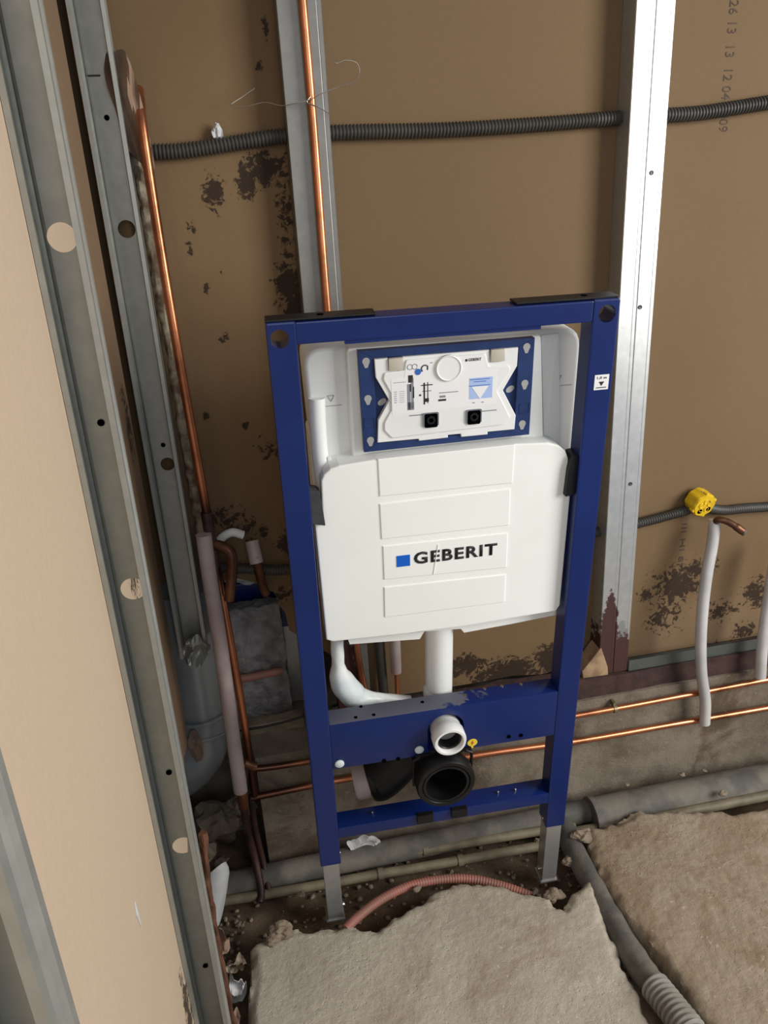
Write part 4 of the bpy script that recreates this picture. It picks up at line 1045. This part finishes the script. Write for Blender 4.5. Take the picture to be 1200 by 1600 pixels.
# diagonal duct between the slabs
P = [at(880, 1290, 'z', .010), at(900, 1335, 'z', .014), at(930, 1390, 'z', .018), at(965, 1455, 'z', .022), at(1000, 1510, 'z', .030), at(1025, 1545, 'z', .036)]
DU = thing('floor_duct', 'grey duct lying in the diagonal groove between the two screed slabs', 'duct', at(1000, 1510, 'z', 0))
obj('dusty_run', tb(P, .0245, 22, 8, wobble=lambda i, a: 1 + .1 * noise.noise(Vector((i * .5, math.cos(a) * 1.5, math.sin(a))))), M['dusty_pipe'], DU, smooth=True)
P2 = [at(1022, 1540, 'z', .042), at(1050, 1575, 'z', .048), at(1085, 1620, 'z', .054), at(1130, 1690, 'z', .058)]
obj('corrugated_end', corrugated(P2, .0275, .0105, .0050, 28), M['conduit_light'], DU, smooth=True)
# white scrap below the lower rail
q = at(568, 1318, 'z', .045)
tag(obj('white_scrap', crumple((q.x, q.y, q.z), .085, .055, 8.1, amp=.012, n=14, tilt=-.02), M['whitescrap']), 'white plastic scrap poking out below the lower blue rail', 'scrap')
# white funnel-like plastic piece by the left stud
q = [A(325, 1350, .03), A(355, 1368, .03), A(360, 1388, .02), A(345, 1420, -.01), A(334, 1455, -.03), A(322, 1440, -.03), A(318, 1400, .0)]
c0 = A(325, 1352, .04); c1 = A(330, 1450, -.02)
bm = BM(); n_ = 12; rings = []
for i in range(n_ + 1):
    t = i / n_; c = c0.lerp(c1, t); r0 = .038 * (1 - t) ** .6 * (1 if t > .12 else .75 + t * 2) + .006
    rings.append([bm.verts.new(c + Vector((math.sin(a) * r0, -math.cos(a) * r0 * .7, .012 * math.sin(a * 2 + t)))) for a in [math.radians(-70 + 20 * k_) for k_ in range(10)]])
for a_, b_ in zip(rings, rings[1:]):
    for k_ in range(9): bm.faces.new((a_[k_], a_[k_ + 1], b_[k_ + 1], b_[k_]))
bmesh.ops.solidify(bm, geom=bm.faces[:], thickness=.0015)
tag(obj('plastic_cone', bm, M['whitescrap'], smooth=True), 'white tapering plastic piece tucked beside the foot of the left stud', 'scrap')
# rusty thin pipe along the lower part of the near stud
P = [A(317, 1300, -.235), A(324, 1380, -.235), A(333, 1440, -.235), A(346, 1510, -.235), A(358, 1570, -.235), A(372, 1640, -.235)]
tag(obj('copper_strip', tb(P, .0052, 14, 10, wobble=lambda i, a: 1 + .8 * noise.noise(Vector((i * .33, math.cos(a) * 1.4, math.sin(a) * 1.4)))), mat('dark_brown_metal', (.10, .045, .03), (.20, .09, .05), 30, .4, .5), smooth=True), 'crumpled brown copper strip down the edge of the near left stud', 'strip')
# papers and shards in the gap left of the slab
for k_, (px, py, z, sx, sz, sd, mt, lb, nm) in enumerate([
    (350, 1478, .06, .03, .05, 2.5, 'paper', 'torn brown paper below the white plastic piece', 'torn_paper'),
    (366, 1508, .04, .05, .028, 4.9, 'plaster', 'pale torn plaster scrap left of the slab edge', 'plaster_scrap'),
    (372, 1550, .02, .04, .09, 7.7, 'whitescrap', 'grey-white torn sheet standing in the dark gap left of the slab', 'torn_sheet'),
    (362, 1590, .03, .035, .05, 9.1, 'paper', 'brown paper scrap at the bottom edge of the photo in the gap', 'torn_paper')]):
    q = at(px, py, 'z', z); tag(obj(nm, crumple((q.x, q.y, q.z), sx, sz, sd, amp=.02, n=12), M[mt]), lb, 'paper' if 'paper' in nm else 'scrap')
# loose stones
stones = [(440, 1455, .05, .022, 'flat pale screed shard on the slab corner left of the frame leg'), (425, 1470, .045, .014, 'small shard beside the flat one at the left slab corner'),
  (840, 1313, .012, .008, 'small beige lump on the upper beige pipe by the right leg'), (865, 1398, .025, .020, 'rounded lump at the foot of the right leg'), (910, 1305, .04, .022, 'pointed pale chunk behind the right leg'),
  (470, 1398, .005, .008, 'pale pebble in the trench left of the left leg'), (890, 1345, .02, .016, 'chunk lying against the duct beside the right leg'), (652, 1388, .03, .008, 'chip on the rose hose at the slab edge'),
  (960, 1248, .045, .010, 'pale chip on top of the thick drain pipe'), (1065, 1210, .058, .008, 'white chip between the drain pipe and the wall'), (1100, 1204, .06, .006, 'tiny white chip right of the other on the drain pipe'), (980, 1226, .052, .005, 'tiny chip on the drain pipe near the frame'),
  (345, 1345, .02, .016, 'brown lump behind the white plastic piece'), (1130, 1240, .055, .010, 'reddish chip where the thick drain pipe ends')]
for k_, (px, py, z, r, lb) in enumerate(stones):
    q = at(px, py, 'z', z); tag(obj('screed_chunk', stone(q, r, k_ * 1.7 + .5, .55), M['rock'], smooth=False), lb, 'stone', 'loose chunks in the trench')
for (px, py, y_, r, sd, lb) in ((338, 1285, .225, .050, 3.7, 'big pale broken concrete lump below the grey soil pipe'), (372, 1262, .245, .034, 6.1, 'smaller concrete lump beside the dark pipe stubs'), (322, 1330, .20, .026, 8.8, 'brownish lump under the big concrete lump')):
    q = A(px, py, y_); bm = stone(q, r, sd, .95); rough_up(bm, .006, 60, sd)
    tag(obj('concrete_lump', bm, M['plinth'] if r > .03 else M['rock']), lb, 'stone')
# fine rubble
bm = BM()
for k_ in range(420):
    if k_ < 250: x_ = random.uniform(-.47, .42); y_ = random.uniform(-.02, .19)
    elif k_ < 330: x_ = random.uniform(-.47, -.40); y_ = random.uniform(-.3, .1)
    else:
        t = random.random(); a = at(885, 1300, 'z', 0).lerp(at(1030, 1570, 'z', 0), t); x_ = a.x + random.uniform(-.05, .05); y_ = a.y + random.uniform(-.02, .02)
    r = random.uniform(.0018, .0065); b2 = BM(); bmesh.ops.create_icosphere(b2, subdivisions=1, radius=r)
    for v in b2.verts: v.co = Vector((v.co.x * random.uniform(.7, 1.3), v.co.y * random.uniform(.7, 1.3), v.co.z * .7)) + Vector((x_, y_, -.024 + .01 * nz(x_, y_, 0, 7)))
    merge(bm, b2)
tag(obj('fine_rubble', bm, M['rock']), 'fine crumbs of broken screed in the trench', 'rubble', kind='stuff')
